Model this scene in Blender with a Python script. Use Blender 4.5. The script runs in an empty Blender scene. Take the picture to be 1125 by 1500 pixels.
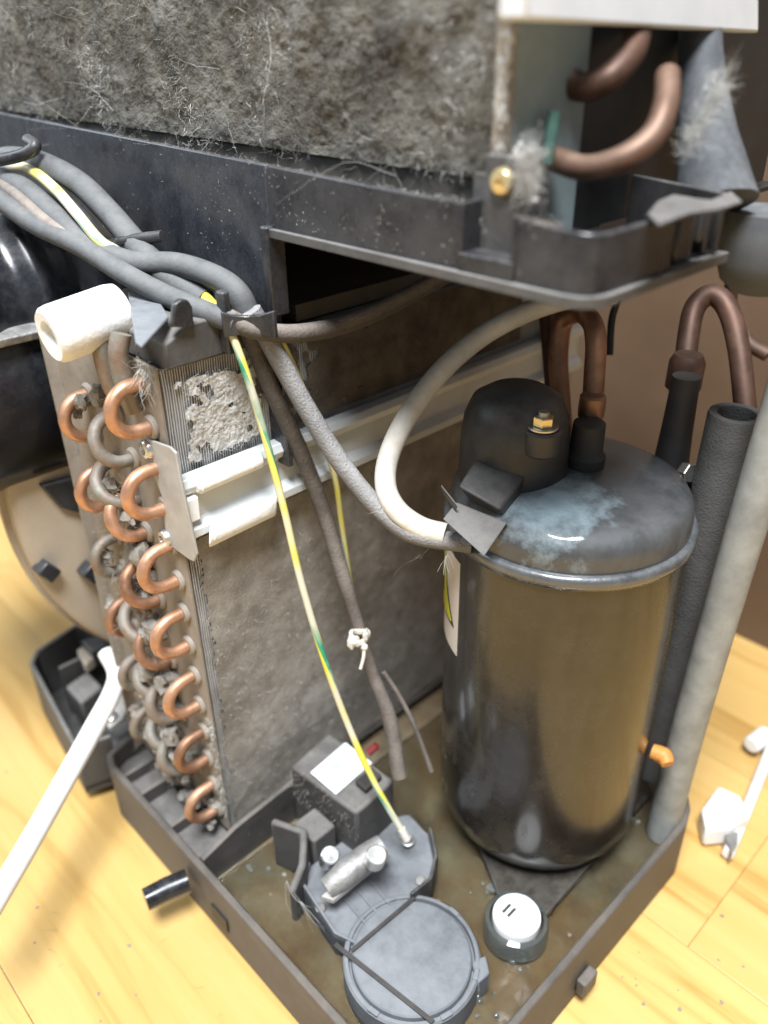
import bpy, math, random
from mathutils import Vector, Matrix, noise
random.seed(7)
S = bpy.context.scene
COL = S.collection

# ---------------------------------------------------------------- camera
cd = bpy.data.cameras.new('camera'); cam = bpy.data.objects.new('camera', cd); COL.objects.link(cam)
rows = [[0.696527, -0.35386, 0.624207, 0.109], [0.717403, 0.359882, -0.596505, -0.125], [-0.013562, 0.863289, 0.504528, 0.44]]
cam.matrix_world = Matrix(rows + [[0, 0, 0, 1]])
cd.sensor_fit = 'VERTICAL'; cd.sensor_height = 24.0; cd.lens = 24.0 * 1200 / 1500
cd.clip_start = 0.01; cd.clip_end = 50
cd.dof.use_dof = True; cd.dof.focus_distance = 0.37; cd.dof.aperture_fstop = 3.0
S.camera = cam

# ---------------------------------------------------------------- light
W = bpy.data.worlds.new('World'); S.world = W; W.use_nodes = True
bg = W.node_tree.nodes['Background']; bg.inputs[0].default_value = (0.80, 0.90, 1.0, 1); bg.inputs[1].default_value = 0.33
def area(name, loc, target, size, power, col):
    l = bpy.data.lights.new(name, 'AREA'); l.shape = 'DISK'; l.size = size; l.energy = power; l.color = col
    o = bpy.data.objects.new(name, l); COL.objects.link(o); o.location = loc
    o.rotation_euler = (Vector(target) - Vector(loc)).to_track_quat('-Z', 'Y').to_euler()
    return o
area('ceiling_lamp', (0.30, -0.42, 1.9), (-0.12, 0.08, 0.2), 0.7, 90, (0.93, 0.97, 1.0))
area('fill_light', (-1.5, -0.75, 1.2), (-0.2, 0.1, 0.25), 1.2, 20, (0.80, 0.90, 1.0))  # weak cool fill added off-frame on the left, not a modelled window
S.view_settings.view_transform = 'Standard'; S.view_settings.look = 'None'
S.view_settings.exposure = 0.12; S.view_settings.gamma = 1.0

# ---------------------------------------------------------------- materials
MATS = {}
def mat(name, col, rough=0.5, metal=0.0, var=0.25, vs=60, bump=0.0, bs=300, dust=0.0, dcol=(0.30, 0.28, 0.25), ds=90, coat=0.0, col2=None, spec=0.5, up=True, stretch=(1, 1, 1), rvar=0.1, painted_glare=None):
    m = bpy.data.materials.new(name); m.use_nodes = True; MATS[name] = m
    N = m.node_tree.nodes; L = m.node_tree.links; b = N['Principled BSDF']
    b.inputs['Metallic'].default_value = metal; b.inputs['Specular IOR Level'].default_value = spec
    b.inputs['Coat Weight'].default_value = coat; b.inputs['Coat Roughness'].default_value = 0.08
    tc = N.new('ShaderNodeTexCoord'); mp = N.new('ShaderNodeMapping'); mp.inputs['Scale'].default_value = stretch
    L.new(tc.outputs['Object'], mp.inputs['Vector'])
    n1 = N.new('ShaderNodeTexNoise'); n1.inputs['Scale'].default_value = vs; n1.inputs['Detail'].default_value = 6; n1.inputs['Roughness'].default_value = 0.65
    L.new(mp.outputs[0], n1.inputs['Vector'])
    rp = N.new('ShaderNodeValToRGB'); rp.color_ramp.elements[0].position = 0.32; rp.color_ramp.elements[1].position = 0.68
    c2 = col2 or tuple(min(1, c * (1 + var)) for c in col); c1 = col if col2 else tuple(c * (1 - var) for c in col)
    rp.color_ramp.elements[0].color = (*c1, 1); rp.color_ramp.elements[1].color = (*c2, 1)
    L.new(n1.outputs['Fac'], rp.inputs[0]); out = rp.outputs[0]
    mr = N.new('ShaderNodeMapRange'); mr.inputs[3].default_value = max(0.02, rough - rvar); mr.inputs[4].default_value = min(1, rough + rvar)
    L.new(n1.outputs['Fac'], mr.inputs[0]); rout = mr.outputs[0]
    if dust > 0:
        n2 = N.new('ShaderNodeTexNoise'); n2.inputs['Scale'].default_value = ds; n2.inputs['Detail'].default_value = 8; n2.inputs['Roughness'].default_value = 0.75
        L.new(tc.outputs['Object'], n2.inputs['Vector'])
        th = N.new('ShaderNodeMapRange'); th.inputs[1].default_value = 0.50 - 0.26 * dust; th.inputs[2].default_value = 0.80 - 0.16 * dust; th.inputs[4].default_value = min(1, 0.35 + 0.65 * dust)
        n4 = N.new('ShaderNodeTexNoise'); n4.inputs['Scale'].default_value = ds / 7; n4.inputs['Detail'].default_value = 5; L.new(tc.outputs['Object'], n4.inputs['Vector'])
        av = N.new('ShaderNodeMix'); av.inputs[0].default_value = 0.5; L.new(n2.outputs['Fac'], av.inputs[2]); L.new(n4.outputs['Fac'], av.inputs[3])
        L.new(av.outputs[0], th.inputs[0]); df = th.outputs[0]
        if up:
            ge = N.new('ShaderNodeNewGeometry'); sx = N.new('ShaderNodeSeparateXYZ'); L.new(ge.outputs['Normal'], sx.inputs[0])
            mu = N.new('ShaderNodeMapRange'); mu.inputs[1].default_value = -0.25; mu.inputs[2].default_value = 0.8; mu.inputs[3].default_value = 0.13; L.new(sx.outputs[2], mu.inputs[0])
            ml = N.new('ShaderNodeMath'); ml.operation = 'MULTIPLY'; L.new(df, ml.inputs[0]); L.new(mu.outputs[0], ml.inputs[1]); df = ml.outputs[0]
        mx = N.new('ShaderNodeMix'); mx.data_type = 'RGBA'; L.new(df, mx.inputs[0]); L.new(out, mx.inputs[6]); mx.inputs[7].default_value = (*dcol, 1); out = mx.outputs[2]
        m2 = N.new('ShaderNodeMix'); L.new(df, m2.inputs[0]); L.new(rout, m2.inputs[2]); m2.inputs[3].default_value = 0.95; rout = m2.outputs[0]
    if painted_glare:  # soft patch of reflected light mixed into the base colour
        vd = N.new('ShaderNodeVectorMath'); vd.operation = 'DISTANCE'; L.new(tc.outputs['Object'], vd.inputs[0]); vd.inputs[1].default_value = painted_glare[0]
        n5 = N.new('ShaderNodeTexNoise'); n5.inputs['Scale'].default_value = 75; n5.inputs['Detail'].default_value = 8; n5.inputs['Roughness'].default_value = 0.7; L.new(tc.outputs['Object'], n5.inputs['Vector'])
        sa = N.new('ShaderNodeMath'); sa.operation = 'MULTIPLY_ADD'; L.new(n5.outputs['Fac'], sa.inputs[0]); sa.inputs[1].default_value = -painted_glare[1] * 2.2; L.new(vd.outputs['Value'], sa.inputs[2])
        sm = N.new('ShaderNodeMapRange'); sm.inputs[1].default_value = painted_glare[1] * 0.15; sm.inputs[2].default_value = -painted_glare[1] * 0.75; sm.inputs[4].default_value = 0.85; L.new(sa.outputs[0], sm.inputs[0])
        m5 = N.new('ShaderNodeMix'); m5.data_type = 'RGBA'; L.new(sm.outputs[0], m5.inputs[0]); L.new(out, m5.inputs[6]); m5.inputs[7].default_value = (*painted_glare[2], 1); out = m5.outputs[2]
    L.new(out, b.inputs['Base Color']); L.new(rout, b.inputs['Roughness'])
    if bump > 0:
        n3 = N.new('ShaderNodeTexNoise'); n3.inputs['Scale'].default_value = bs; n3.inputs['Detail'].default_value = 4
        L.new(mp.outputs[0], n3.inputs['Vector'])
        bp = N.new('ShaderNodeBump'); bp.inputs['Strength'].default_value = bump; bp.inputs['Distance'].default_value = 0.001
        L.new(n3.outputs['Fac'], bp.inputs['Height']); L.new(bp.outputs[0], b.inputs['Normal'])
    return m

mat('black_plastic', (0.016, 0.016, 0.018), 0.36, dust=0.55, dcol=(0.20, 0.19, 0.18), bump=0.12, bs=500)
mat('tray_plastic', (0.018, 0.018, 0.021), 0.26, dust=0.42, dcol=(0.16, 0.15, 0.145), bump=0.1, bs=600, ds=420)
mat('panel_plastic', (0.018, 0.020, 0.025), 0.22, dust=0.35, dcol=(0.22, 0.22, 0.23), bump=0.05, bs=200, ds=500, rvar=0.04)
mat('rim_plastic', (0.035, 0.034, 0.034), 0.45, dust=0.62, dcol=(0.20, 0.165, 0.135), bump=0.3, bs=200, ds=45, up=False)
mat('dusty_black', (0.022, 0.021, 0.021), 0.55, dust=0.9, dcol=(0.22, 0.205, 0.19), bump=0.3, bs=300)
mat('base_plastic', (0.030, 0.030, 0.032), 0.42, dust=0.75, dcol=(0.25, 0.215, 0.18), bump=0.3, bs=250, ds=60)
mat('gloss_black', (0.010, 0.011, 0.014), 0.22, dust=0.3, dcol=(0.16, 0.16, 0.17), bump=0.15, bs=60)
mat('rubber', (0.018, 0.017, 0.017), 0.6, dust=0.45, dcol=(0.12, 0.105, 0.095))
mat('grey_plastic', (0.12, 0.127, 0.14), 0.45, dust=0.6, dcol=(0.25, 0.255, 0.265), var=0.18, vs=45, bump=0.2)
mat('shell_paint', (0.015, 0.012, 0.0095), 0.21, dust=0.42, dcol=(0.14, 0.125, 0.105), coat=0.3, spec=0.62, ds=160, rvar=0.06, bump=0.08, bs=120, stretch=(1, 1, 0.15))
mat('cap_paint', (0.030, 0.032, 0.035), 0.24, dust=0.8, dcol=(0.105, 0.11, 0.115), spec=0.7, ds=60, coat=0.4, bump=0.3, bs=220, painted_glare=((0.012, -0.030, 0.236), 0.022, (0.40, 0.52, 0.58)))  # bluish light reflection on the cap is painted into its colour
mat('seam_paint', (0.045, 0.048, 0.052), 0.24, dust=0.55, dcol=(0.20, 0.21, 0.22), spec=0.8, ds=120, coat=0.8, bump=0.3, bs=300)
mat('patina', (0.035, 0.09, 0.07), 0.7, var=0.3)
mat('rust', (0.07, 0.045, 0.02), 0.45, col2=(0.20, 0.12, 0.045), vs=120, bump=0.5)
mat('copper', (0.50, 0.27, 0.165), 0.4, 0.65, var=0.25, vs=120, dust=0.35, dcol=(0.34, 0.27, 0.21), bump=0.05)
mat('old_copper', (0.21, 0.125, 0.085), 0.5, 0.5, col2=(0.23, 0.245, 0.215), vs=110, dust=0.75, dcol=(0.32, 0.285, 0.25), bump=0.3)
mat('dark_copper', (0.085, 0.042, 0.028), 0.5, 0.5, var=0.5, vs=80, dust=0.5, dcol=(0.12, 0.09, 0.07))
mat('brown_copper', (0.33, 0.17, 0.10), 0.42, 0.65, var=0.4, vs=90, dust=0.5, dcol=(0.24, 0.17, 0.125), bump=0.15)
mat('dull_copper', (0.15, 0.08, 0.055), 0.42, 0.5, var=0.3, vs=60, dust=0.5, dcol=(0.25, 0.19, 0.14))
mat('galvanised', (0.40, 0.39, 0.37), 0.5, 0.25, var=0.2, vs=40, dust=0.5, dcol=(0.34, 0.30, 0.26), bump=0.1)
mat('end_plate_metal', (0.27, 0.235, 0.195), 0.6, 0.15, var=0.25, vs=50, dust=0.6, dcol=(0.30, 0.25, 0.20), bump=0.2, up=False)
mat('fin_metal', (0.60, 0.60, 0.60), 0.45, 0.3, var=0.2, vs=50, dust=0.6, dcol=(0.28, 0.25, 0.22), up=False, ds=40)
mat('coil_core', (0.05, 0.044, 0.038), 0.9)
mat('rail_metal', (0.62, 0.65, 0.66), 0.42, 0.2, var=0.1, vs=30, dust=0.3, dcol=(0.42, 0.38, 0.33))
mat('white_foam', (0.80, 0.79, 0.76), 0.85, var=0.05, vs=200, bump=0.3, bs=500)
mat('white_plastic', (0.82, 0.82, 0.81), 0.45, var=0.04, dust=0.1, dcol=(0.5, 0.46, 0.4))
mat('white_plate', (0.66, 0.69, 0.73), 0.5, var=0.08, vs=30)
mat('white_cable', (0.78, 0.78, 0.77), 0.5, var=0.08, vs=60, dust=0.3, dcol=(0.45, 0.42, 0.38))
mat('ivory_cable', (0.60, 0.575, 0.52), 0.6, var=0.15, vs=60, dust=0.5, dcol=(0.40, 0.33, 0.25), bump=0.3)
mat('cable_grey', (0.055, 0.058, 0.062), 0.6, dust=0.55, dcol=(0.24, 0.235, 0.23), bump=0.25, bs=600)
mat('cable_dark', (0.035, 0.030, 0.027), 0.65, dust=1.0, dcol=(0.30, 0.25, 0.215), bump=0.6, bs=700, ds=120)
mat('braid', (0.11, 0.108, 0.11), 0.42, dust=0.85, dcol=(0.40, 0.38, 0.37), bump=0.8, bs=900, ds=220)
mat('foam_dark', (0.060, 0.060, 0.060), 0.95, dust=0.5, dcol=(0.17, 0.16, 0.145), bump=0.7, bs=900)
mat('foam_grey', (0.25, 0.252, 0.237), 0.55, dust=0.4, dcol=(0.30, 0.285, 0.255), bump=0.12, bs=120)
mat('beige_plastic', (0.40, 0.335, 0.26), 0.45, var=0.12, vs=20, dust=0.35, dcol=(0.33, 0.27, 0.20), up=False)
mat('lint', (0.20, 0.18, 0.155), 0.98, col2=(0.42, 0.39, 0.35), vs=45, bump=0.5, bs=900, dust=0.5, dcol=(0.10, 0.078, 0.058), ds=150, up=False)
mat('lint_light', (0.36, 0.34, 0.315), 0.98, col2=(0.52, 0.505, 0.48), vs=120, bump=0.35, bs=700)
mat('lint_dark', (0.024, 0.019, 0.013), 0.98, col2=(0.10, 0.086, 0.064), vs=45, bump=1.0, bs=800, dust=0.28, dcol=(0.27, 0.265, 0.25), ds=170, up=False)
mat('lint_shaded', (0.050, 0.040, 0.030), 0.98, col2=(0.14, 0.115, 0.088), vs=60, bump=0.8, bs=800)  # dark brown lint; the drip tray's shade is put into this colour
mat('fibre', (0.28, 0.27, 0.245), 0.9, col2=(0.52, 0.51, 0.48), vs=40)
mat('fibre_dark', (0.045, 0.038, 0.028), 0.9, col2=(0.17, 0.158, 0.135), vs=35)
mat('brass', (0.78, 0.62, 0.33), 0.3, 0.8, var=0.15, vs=200)
mat('steel', (0.62, 0.62, 0.61), 0.28, 0.9, var=0.2, vs=100, dust=0.3)
mat('steel_dull', (0.36, 0.355, 0.35), 0.42, 0.7, var=0.4, vs=120, dust=0.75, dcol=(0.25, 0.23, 0.21), bump=0.4, bs=400)
mat('paper', (0.76, 0.80, 0.82), 0.7, var=0.04)
mat('sticker_white', (0.66, 0.60, 0.55), 0.5, var=0.05)
mat('sticker_yellow', (0.62, 0.58, 0.03), 0.45, var=0.08)
mat('ink', (0.015, 0.015, 0.015), 0.5)
mat('ink_grey', (0.42, 0.46, 0.48), 0.6)
mat('teal_plate', (0.26, 0.32, 0.335), 0.5, 0.2, var=0.15, vs=40, dust=0.3, dcol=(0.2, 0.22, 0.18), up=False)
mat('duct_grey', (0.045, 0.049, 0.056), 0.75, var=0.15, vs=25, dust=0.35, dcol=(0.36, 0.36, 0.36))
mat('pan_floor', (0.050, 0.047, 0.035), 0.5, col2=(0.25, 0.24, 0.18), vs=38, dust=0.55, dcol=(0.26, 0.13, 0.035), ds=85, up=False, bump=0.6, bs=80)
mat('wall_brown', (0.115, 0.070, 0.042), 0.55, var=0.12, vs=12)
mat('tan_cloth', (0.33, 0.215, 0.12), 0.9, var=0.25, vs=40, bump=0.4)
mat('orange_rubber', (0.50, 0.22, 0.05), 0.5, var=0.2)
mat('red_plastic', (0.20, 0.03, 0.03), 0.5)
mat('purple', (0.13, 0.14, 0.45), 0.6)

def water_mat():
    m = bpy.data.materials.new('murky_water'); m.use_nodes = True; MATS['water'] = m
    N = m.node_tree.nodes; L = m.node_tree.links; b = N['Principled BSDF']
    b.inputs['Base Color'].default_value = (0.80, 0.795, 0.74, 1); b.inputs['Roughness'].default_value = 0.03
    b.inputs['Transmission Weight'].default_value = 1.0; b.inputs['IOR'].default_value = 1.33
    n = N.new('ShaderNodeTexNoise'); n.inputs['Scale'].default_value = 55; tc = N.new('ShaderNodeTexCoord')
    L.new(tc.outputs['Object'], n.inputs['Vector'])
    bp = N.new('ShaderNodeBump'); bp.inputs['Strength'].default_value = 0.30; bp.inputs['Distance'].default_value = 0.003
    L.new(n.outputs['Fac'], bp.inputs['Height']); L.new(bp.outputs[0], b.inputs['Normal'])
water_mat()
def clear_mat():
    m = bpy.data.materials.new('clear_plastic'); m.use_nodes = True; MATS['clear'] = m
    b = m.node_tree.nodes['Principled BSDF']; b.inputs['Base Color'].default_value = (0.62, 0.68, 0.68, 1)
    b.inputs['Roughness'].default_value = 0.06; b.inputs['Transmission Weight'].default_value = 0.92; b.inputs['IOR'].default_value = 1.45
clear_mat()
def wood_mat():
    m = bpy.data.materials.new('wood_floor'); m.use_nodes = True; MATS['wood'] = m
    N = m.node_tree.nodes; L = m.node_tree.links; b = N['Principled BSDF']
    tc = N.new('ShaderNodeTexCoord'); oi = N.new('ShaderNodeObjectInfo'); ad = N.new('ShaderNodeVectorMath'); ad.operation = 'ADD'
    sc = N.new('ShaderNodeVectorMath'); sc.operation = 'SCALE'; cb = N.new('ShaderNodeCombineXYZ')
    L.new(oi.outputs['Random'], cb.inputs[0]); L.new(oi.outputs['Random'], cb.inputs[1]); L.new(cb.outputs[0], sc.inputs[0]); sc.inputs['Scale'].default_value = 9
    L.new(tc.outputs['Object'], ad.inputs[0]); L.new(sc.outputs[0], ad.inputs[1])
    mp = N.new('ShaderNodeMapping'); mp.inputs['Scale'].default_value = (2.2, 26, 10); L.new(ad.outputs[0], mp.inputs[0])
    n = N.new('ShaderNodeTexNoise'); n.inputs['Scale'].default_value = 1.6; n.inputs['Detail'].default_value = 8; n.inputs['Roughness'].default_value = 0.6; n.inputs['Distortion'].default_value = 0.7
    L.new(mp.outputs[0], n.inputs['Vector'])
    r = N.new('ShaderNodeValToRGB'); e = r.color_ramp.elements
    e[0].position = 0.30; e[0].color = (0.43, 0.235, 0.062, 1); e[1].position = 0.72; e[1].color = (0.64, 0.425, 0.165, 1)
    q = e.new(0.46); q.color = (0.59, 0.37, 0.125, 1)
    L.new(n.outputs['Fac'], r.inputs[0])
    hv = N.new('ShaderNodeHueSaturation'); mr = N.new('ShaderNodeMapRange'); mr.inputs[3].default_value = 0.88; mr.inputs[4].default_value = 1.1
    L.new(oi.outputs['Random'], mr.inputs[0]); L.new(mr.outputs[0], hv.inputs['Value']); L.new(r.outputs[0], hv.inputs['Color'])
    L.new(hv.outputs[0], b.inputs['Base Color']); b.inputs['Roughness'].default_value = 0.3
    b.inputs['Coat Weight'].default_value = 0.3; b.inputs['Coat Roughness'].default_value = 0.2
wood_mat()
def earth_mat():
    m = bpy.data.materials.new('earth_wire'); m.use_nodes = True; MATS['earth'] = m
    N = m.node_tree.nodes; L = m.node_tree.links; b = N['Principled BSDF']; b.inputs['Roughness'].default_value = 0.45
    at = N.new('ShaderNodeAttribute'); at.attribute_name = 'wrap'; sx = N.new('ShaderNodeSeparateXYZ'); L.new(at.outputs['Vector'], sx.inputs[0])
    def mth(op, a, c=None):
        n = N.new('ShaderNodeMath'); n.operation = op
        for i, v in enumerate((a, c)):
            if v is None: continue
            if isinstance(v, (int, float)): n.inputs[i].default_value = v
            else: L.new(v, n.inputs[i])
        return n.outputs[0]
    ph = mth('MULTIPLY', sx.outputs[0], 52.0)
    v = mth('SUBTRACT', mth('MULTIPLY', sx.outputs[1], mth('COSINE', ph)), mth('MULTIPLY', sx.outputs[2], mth('SINE', ph)))
    g = mth('GREATER_THAN', v, 0.62)
    tc = N.new('ShaderNodeTexCoord'); n = N.new('ShaderNodeTexNoise'); n.inputs['Scale'].default_value = 45; n.inputs['Detail'].default_value = 6; L.new(tc.outputs['Object'], n.inputs['Vector'])
    mx = N.new('ShaderNodeMix'); mx.data_type = 'RGBA'; L.new(g, mx.inputs[0]); mx.inputs[6].default_value = (0.66, 0.58, 0.07, 1); mx.inputs[7].default_value = (0.03, 0.26, 0.15, 1)
    th = N.new('ShaderNodeMapRange'); th.inputs[1].default_value = 0.36; th.inputs[2].default_value = 0.58; th.inputs[4].default_value = 0.92; L.new(n.outputs['Fac'], th.inputs[0])
    m2 = N.new('ShaderNodeMix'); m2.data_type = 'RGBA'; L.new(th.outputs[0], m2.inputs[0]); L.new(mx.outputs[2], m2.inputs[6]); m2.inputs[7].default_value = (0.60, 0.55, 0.45, 1)
    L.new(m2.outputs[2], b.inputs['Base Color'])
earth_mat()

# ---------------------------------------------------------------- mesh helpers
def V(p): return Vector(p)
class G:
    def __init__(s): s.v = []; s.f = []; s.w = {}
    def add(s, vs, fs):
        o = len(s.v); s.v += [tuple(p) for p in vs]; s.f += [tuple(i + o for i in f) for f in fs]; return s
    def box(s, c, size, rot=None):
        c = V(c); h = [x / 2 for x in size]; vs = []
        for z in (-1, 1):
            for x, y in ((-1, -1), (1, -1), (1, 1), (-1, 1)):
                p = V((x * h[0], y * h[1], z * h[2]))
                if rot: p = rot @ p
                vs.append(c + p)
        return s.add(vs, [(3, 2, 1, 0), (4, 5, 6, 7), (0, 1, 5, 4), (1, 2, 6, 5), (2, 3, 7, 6), (3, 0, 4, 7)])
    def bx(s, x0, x1, y0, y1, z0, z1): return s.box(((x0 + x1) / 2, (y0 + y1) / 2, (z0 + z1) / 2), (x1 - x0, y1 - y0, z1 - z0))
    def slab(s, poly, ext):
        poly = [V(p) for p in poly]; e = V(ext); n = len(poly); vs = poly + [p + e for p in poly]
        nrm = sum(((poly[i] - poly[0]).cross(poly[(i + 1) % n] - poly[0]) for i in range(1, n)), V((0, 0, 0)))
        fs = [tuple(range(n)), tuple(range(2 * n - 1, n - 1, -1))] + [((i + 1) % n, i, i + n, (i + 1) % n + n) for i in range(n)]
        if nrm.dot(e) > 0: fs = [f[::-1] for f in fs]
        return s.add(vs, fs)
    def wall(s, path, z0, z1, th):
        # upright sheet along a plan path; z1 number or list; thickness to the left of travel
        n = len(path); p = [V((q[0], q[1], 0)) for q in path]; zt = z1 if isinstance(z1, (list, tuple)) else [z1] * n
        off = []
        for i in range(n):
            a = (p[i] - p[max(0, i - 1)]); b = (p[min(n - 1, i + 1)] - p[i])
            if a.length < 1e-9: a = b
            if b.length < 1e-9: b = a
            d = (a.normalized() + b.normalized()).normalized(); k = V((-d.y, d.x, 0)); cs = max(0.4, k.dot(V((-a.y, a.x, 0)).normalized())); off.append(p[i] + k * th / cs)
        vs = []
        for i in range(n): vs += [(p[i].x, p[i].y, z0), (p[i].x, p[i].y, zt[i]), (off[i].x, off[i].y, zt[i]), (off[i].x, off[i].y, z0)]
        fs = [(3, 2, 1, 0), tuple(4 * (n - 1) + k for k in range(4))]
        for i in range(n - 1):
            a = 4 * i; b = a + 4
            fs += [(a, a + 1, b + 1, b), (a + 1, a + 2, b + 2, b + 1), (a + 2, a + 3, b + 3, b + 2), (a + 3, a, b, b + 3)]
        return s.add(vs, fs)
    def lathe(s, prof, c=(0, 0, 0), axis=(0, 0, 1), seg=32):
        q = V((0, 0, 1)).rotation_difference(V(axis).normalized()); c = V(c); vs = []; n = len(prof)
        for r, z in prof:
            for k in range(seg):
                a = 2 * math.pi * k / seg; vs.append(c + q @ V((r * math.cos(a), r * math.sin(a), z)))
        fs = []
        for i in range(n - 1):
            for k in range(seg):
                k2 = (k + 1) % seg; fs.append((i * seg + k, i * seg + k2, (i + 1) * seg + k2, (i + 1) * seg + k))
        if prof[0][0] > 1e-6: fs.append(tuple(range(seg - 1, -1, -1)))
        if prof[-1][0] > 1e-6: fs.append(tuple((n - 1) * seg + k for k in range(seg)))
        return s.add(vs, fs)
    def cyl(s, a, b, r, seg=20, bev=0.0, r2=None):
        a = V(a); b = V(b); h = (b - a).length; r2 = r if r2 is None else r2
        pr = [(r, 0), (r2, h)] if bev <= 0 else [(r - bev, 0), (r, bev), (r2, h - bev), (r2 - bev, h)]
        return s.lathe(pr, a, b - a, seg)
    def ball(s, c, r, sub=10, jit=0.0, sq=(1, 1, 1)):
        vs = []; fs = []; n = sub; m = sub * 2; c = V(c)
        for i in range(n + 1):
            t = math.pi * i / n
            for k in range(m):
                a = 2 * math.pi * k / m; d = V((math.sin(t) * math.cos(a) * sq[0], math.sin(t) * math.sin(a) * sq[1], math.cos(t) * sq[2]))
                rr = r * (1 + jit * noise.noise((c + d * r * 1.0) * (1.6 / r))) if jit else r
                vs.append(c + d * rr)
        for i in range(n):
            for k in range(m):
                k2 = (k + 1) % m; fs.append((i * m + k, (i + 1) * m + k, (i + 1) * m + k2, i * m + k2))
        return s.add(vs, fs)
    def tube(s, pts, r, seg=12, sub=6, caps=True, smooth=True):
        P = [V(p) for p in pts]; R = r if isinstance(r, (list, tuple)) else [r] * len(P)
        if smooth and len(P) > 2:
            Q = []; RR = []
            for i in range(len(P) - 1):
                p0 = P[i - 1] if i else P[0] * 2 - P[1]; p1 = P[i]; p2 = P[i + 1]; p3 = P[i + 2] if i + 2 < len(P) else P[-1] * 2 - P[-2]
                for k in range(sub):
                    t = k / sub; Q.append(0.5 * ((2 * p1) + (p2 - p0) * t + (2 * p0 - 5 * p1 + 4 * p2 - p3) * t * t + (3 * p1 - p0 - 3 * p2 + p3) * t ** 3)); RR.append(R[i] * (1 - t) + R[i + 1] * t)
            Q.append(P[-1]); RR.append(R[-1]); P = Q; R = RR
        n = len(P); T = [(P[min(i + 1, n - 1)] - P[max(i - 1, 0)]).normalized() for i in range(n)]
        u = T[0].orthogonal().normalized(); o = len(s.v); ln = 0
        for i in range(n):
            if i: 
                u = T[i - 1].rotation_difference(T[i]) @ u; ln += (P[i] - P[i - 1]).length
            u = (u - T[i] * u.dot(T[i])).normalized(); w = T[i].cross(u)
            for k in range(seg):
                a = 2 * math.pi * k / seg; s.w[len(s.v)] = (ln, math.cos(a), math.sin(a))
                s.v.append(tuple(P[i] + (u * math.cos(a) + w * math.sin(a)) * R[i]))
        for i in range(n - 1):
            for k in range(seg):
                k2 = (k + 1) % seg; s.f.append((o + i * seg + k, o + i * seg + k2, o + (i + 1) * seg + k2, o + (i + 1) * seg + k))
        if caps: s.f.append(tuple(o + k for k in range(seg - 1, -1, -1))); s.f.append(tuple(o + (n - 1) * seg + k for k in range(seg)))
        return s
    def fibre(s, p, d, ln, w, curl=0.5, seg=3):
        p = V(p); d = V(d).normalized(); sd = d.orthogonal().normalized(); sd = Matrix.Rotation(random.uniform(0, 6.28), 3, d) @ sd
        o = len(s.v); st = ln / seg
        for i in range(seg + 1):
            ww = w * (1 - 0.7 * i / seg); s.v += [tuple(p - sd * ww), tuple(p + sd * ww)]
            d = (d + V((random.gauss(0, 1), random.gauss(0, 1), random.gauss(0, 1))) * curl * 0.5).normalized(); p = p + d * st
        for i in range(seg): a = o + 2 * i; s.f.append((a, a + 1, a + 3, a + 2))
    def build(s, name, m, parent=None, smooth=True, bevel=0.0, ang=40):
        off = V((0, 0, 0)); q = parent
        while q is not None: off += q.location; q = q.parent
        me = bpy.data.meshes.new(name); me.from_pydata([tuple(V(p) - off) for p in s.v], [], s.f)
        if s.w:
            at = me.attributes.new('wrap', 'FLOAT_VECTOR', 'POINT')
            for i, w in s.w.items(): at.data[i].vector = w
        me.materials.append(MATS[m]); me.update()
        o = bpy.data.objects.new(name, me); COL.objects.link(o); o.parent = parent
        if smooth:
            for p in me.polygons: p.use_smooth = True
            me.set_sharp_from_angle(angle=math.radians(ang))
        if bevel > 0:
            b = o.modifiers.new('bevel', 'BEVEL'); b.width = bevel; b.segments = 2; b.limit_method = 'ANGLE'; b.angle_limit = math.radians(35)
        return o
def thing(name, loc, label, cat, group=None):
    o = bpy.data.objects.new(name, None); COL.objects.link(o); o.location = loc; o.empty_display_size = 0.01
    o['label'] = label; o['category'] = cat
    if group: o['group'] = group
    return o
def tag(o, label, cat, group=None):
    o['label'] = label; o['category'] = cat
    if group: o['group'] = group
    return o
def field(g, o, du, dv, nrm, nu, nv, hfun, keep=None):
    # height field patch: origin o, edges du, dv, displaced along nrm
    o = V(o); du = V(du); dv = V(dv); nrm = V(nrm); b = len(g.v); k = []
    for j in range(nv + 1):
        for i in range(nu + 1):
            u = i / nu; v = j / nv; p = o + du * u + dv * v; g.v.append(tuple(p + nrm * hfun(p, u, v)))
    for j in range(nv):
        for i in range(nu):
            if keep is None or keep(o + du * ((i + .5) / nu) + dv * ((j + .5) / nv), (i + .5) / nu, (j + .5) / nv):
                a = b + j * (nu + 1) + i; g.f.append((a, a + 1, a + nu + 2, a + nu + 1))
def nz(p, s, oct=4): return noise.fractal(V(p) * s, 0.8, 2.0, oct)

# ================================================================ setting
fl = G().bx(-2.2, 1.4, -1.2, 1.6, -0.03, -0.0045).build('floor', 'wood', smooth=False); fl['kind'] = 'structure'
pm = None
k = 0
for i in range(-8, 13):
    x = -2.1 + random.uniform(-0.3, 0.1)
    while x < 1.2:
        if pm is None:
            pl = G().bx(-0.3999, 0.3999, -0.06935, 0.06935, -0.004, 0).build('plank', 'wood', smooth=False, bevel=0.0004); pm = pl.data
        else:
            pl = bpy.data.objects.new('plank', pm); COL.objects.link(pl)
            b = pl.modifiers.new('bevel', 'BEVEL'); b.width = 0.0004; b.segments = 2
        pl.location = (x + 0.4, i * 0.139 - 0.028, 0); pl.parent = fl; x += 0.80
wl = G().bx(-1.2, 0.9, 0.46, 0.48, 0.0, 0.9).build('wall', 'wall_brown', smooth=False); wl['kind'] = 'structure'

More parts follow.
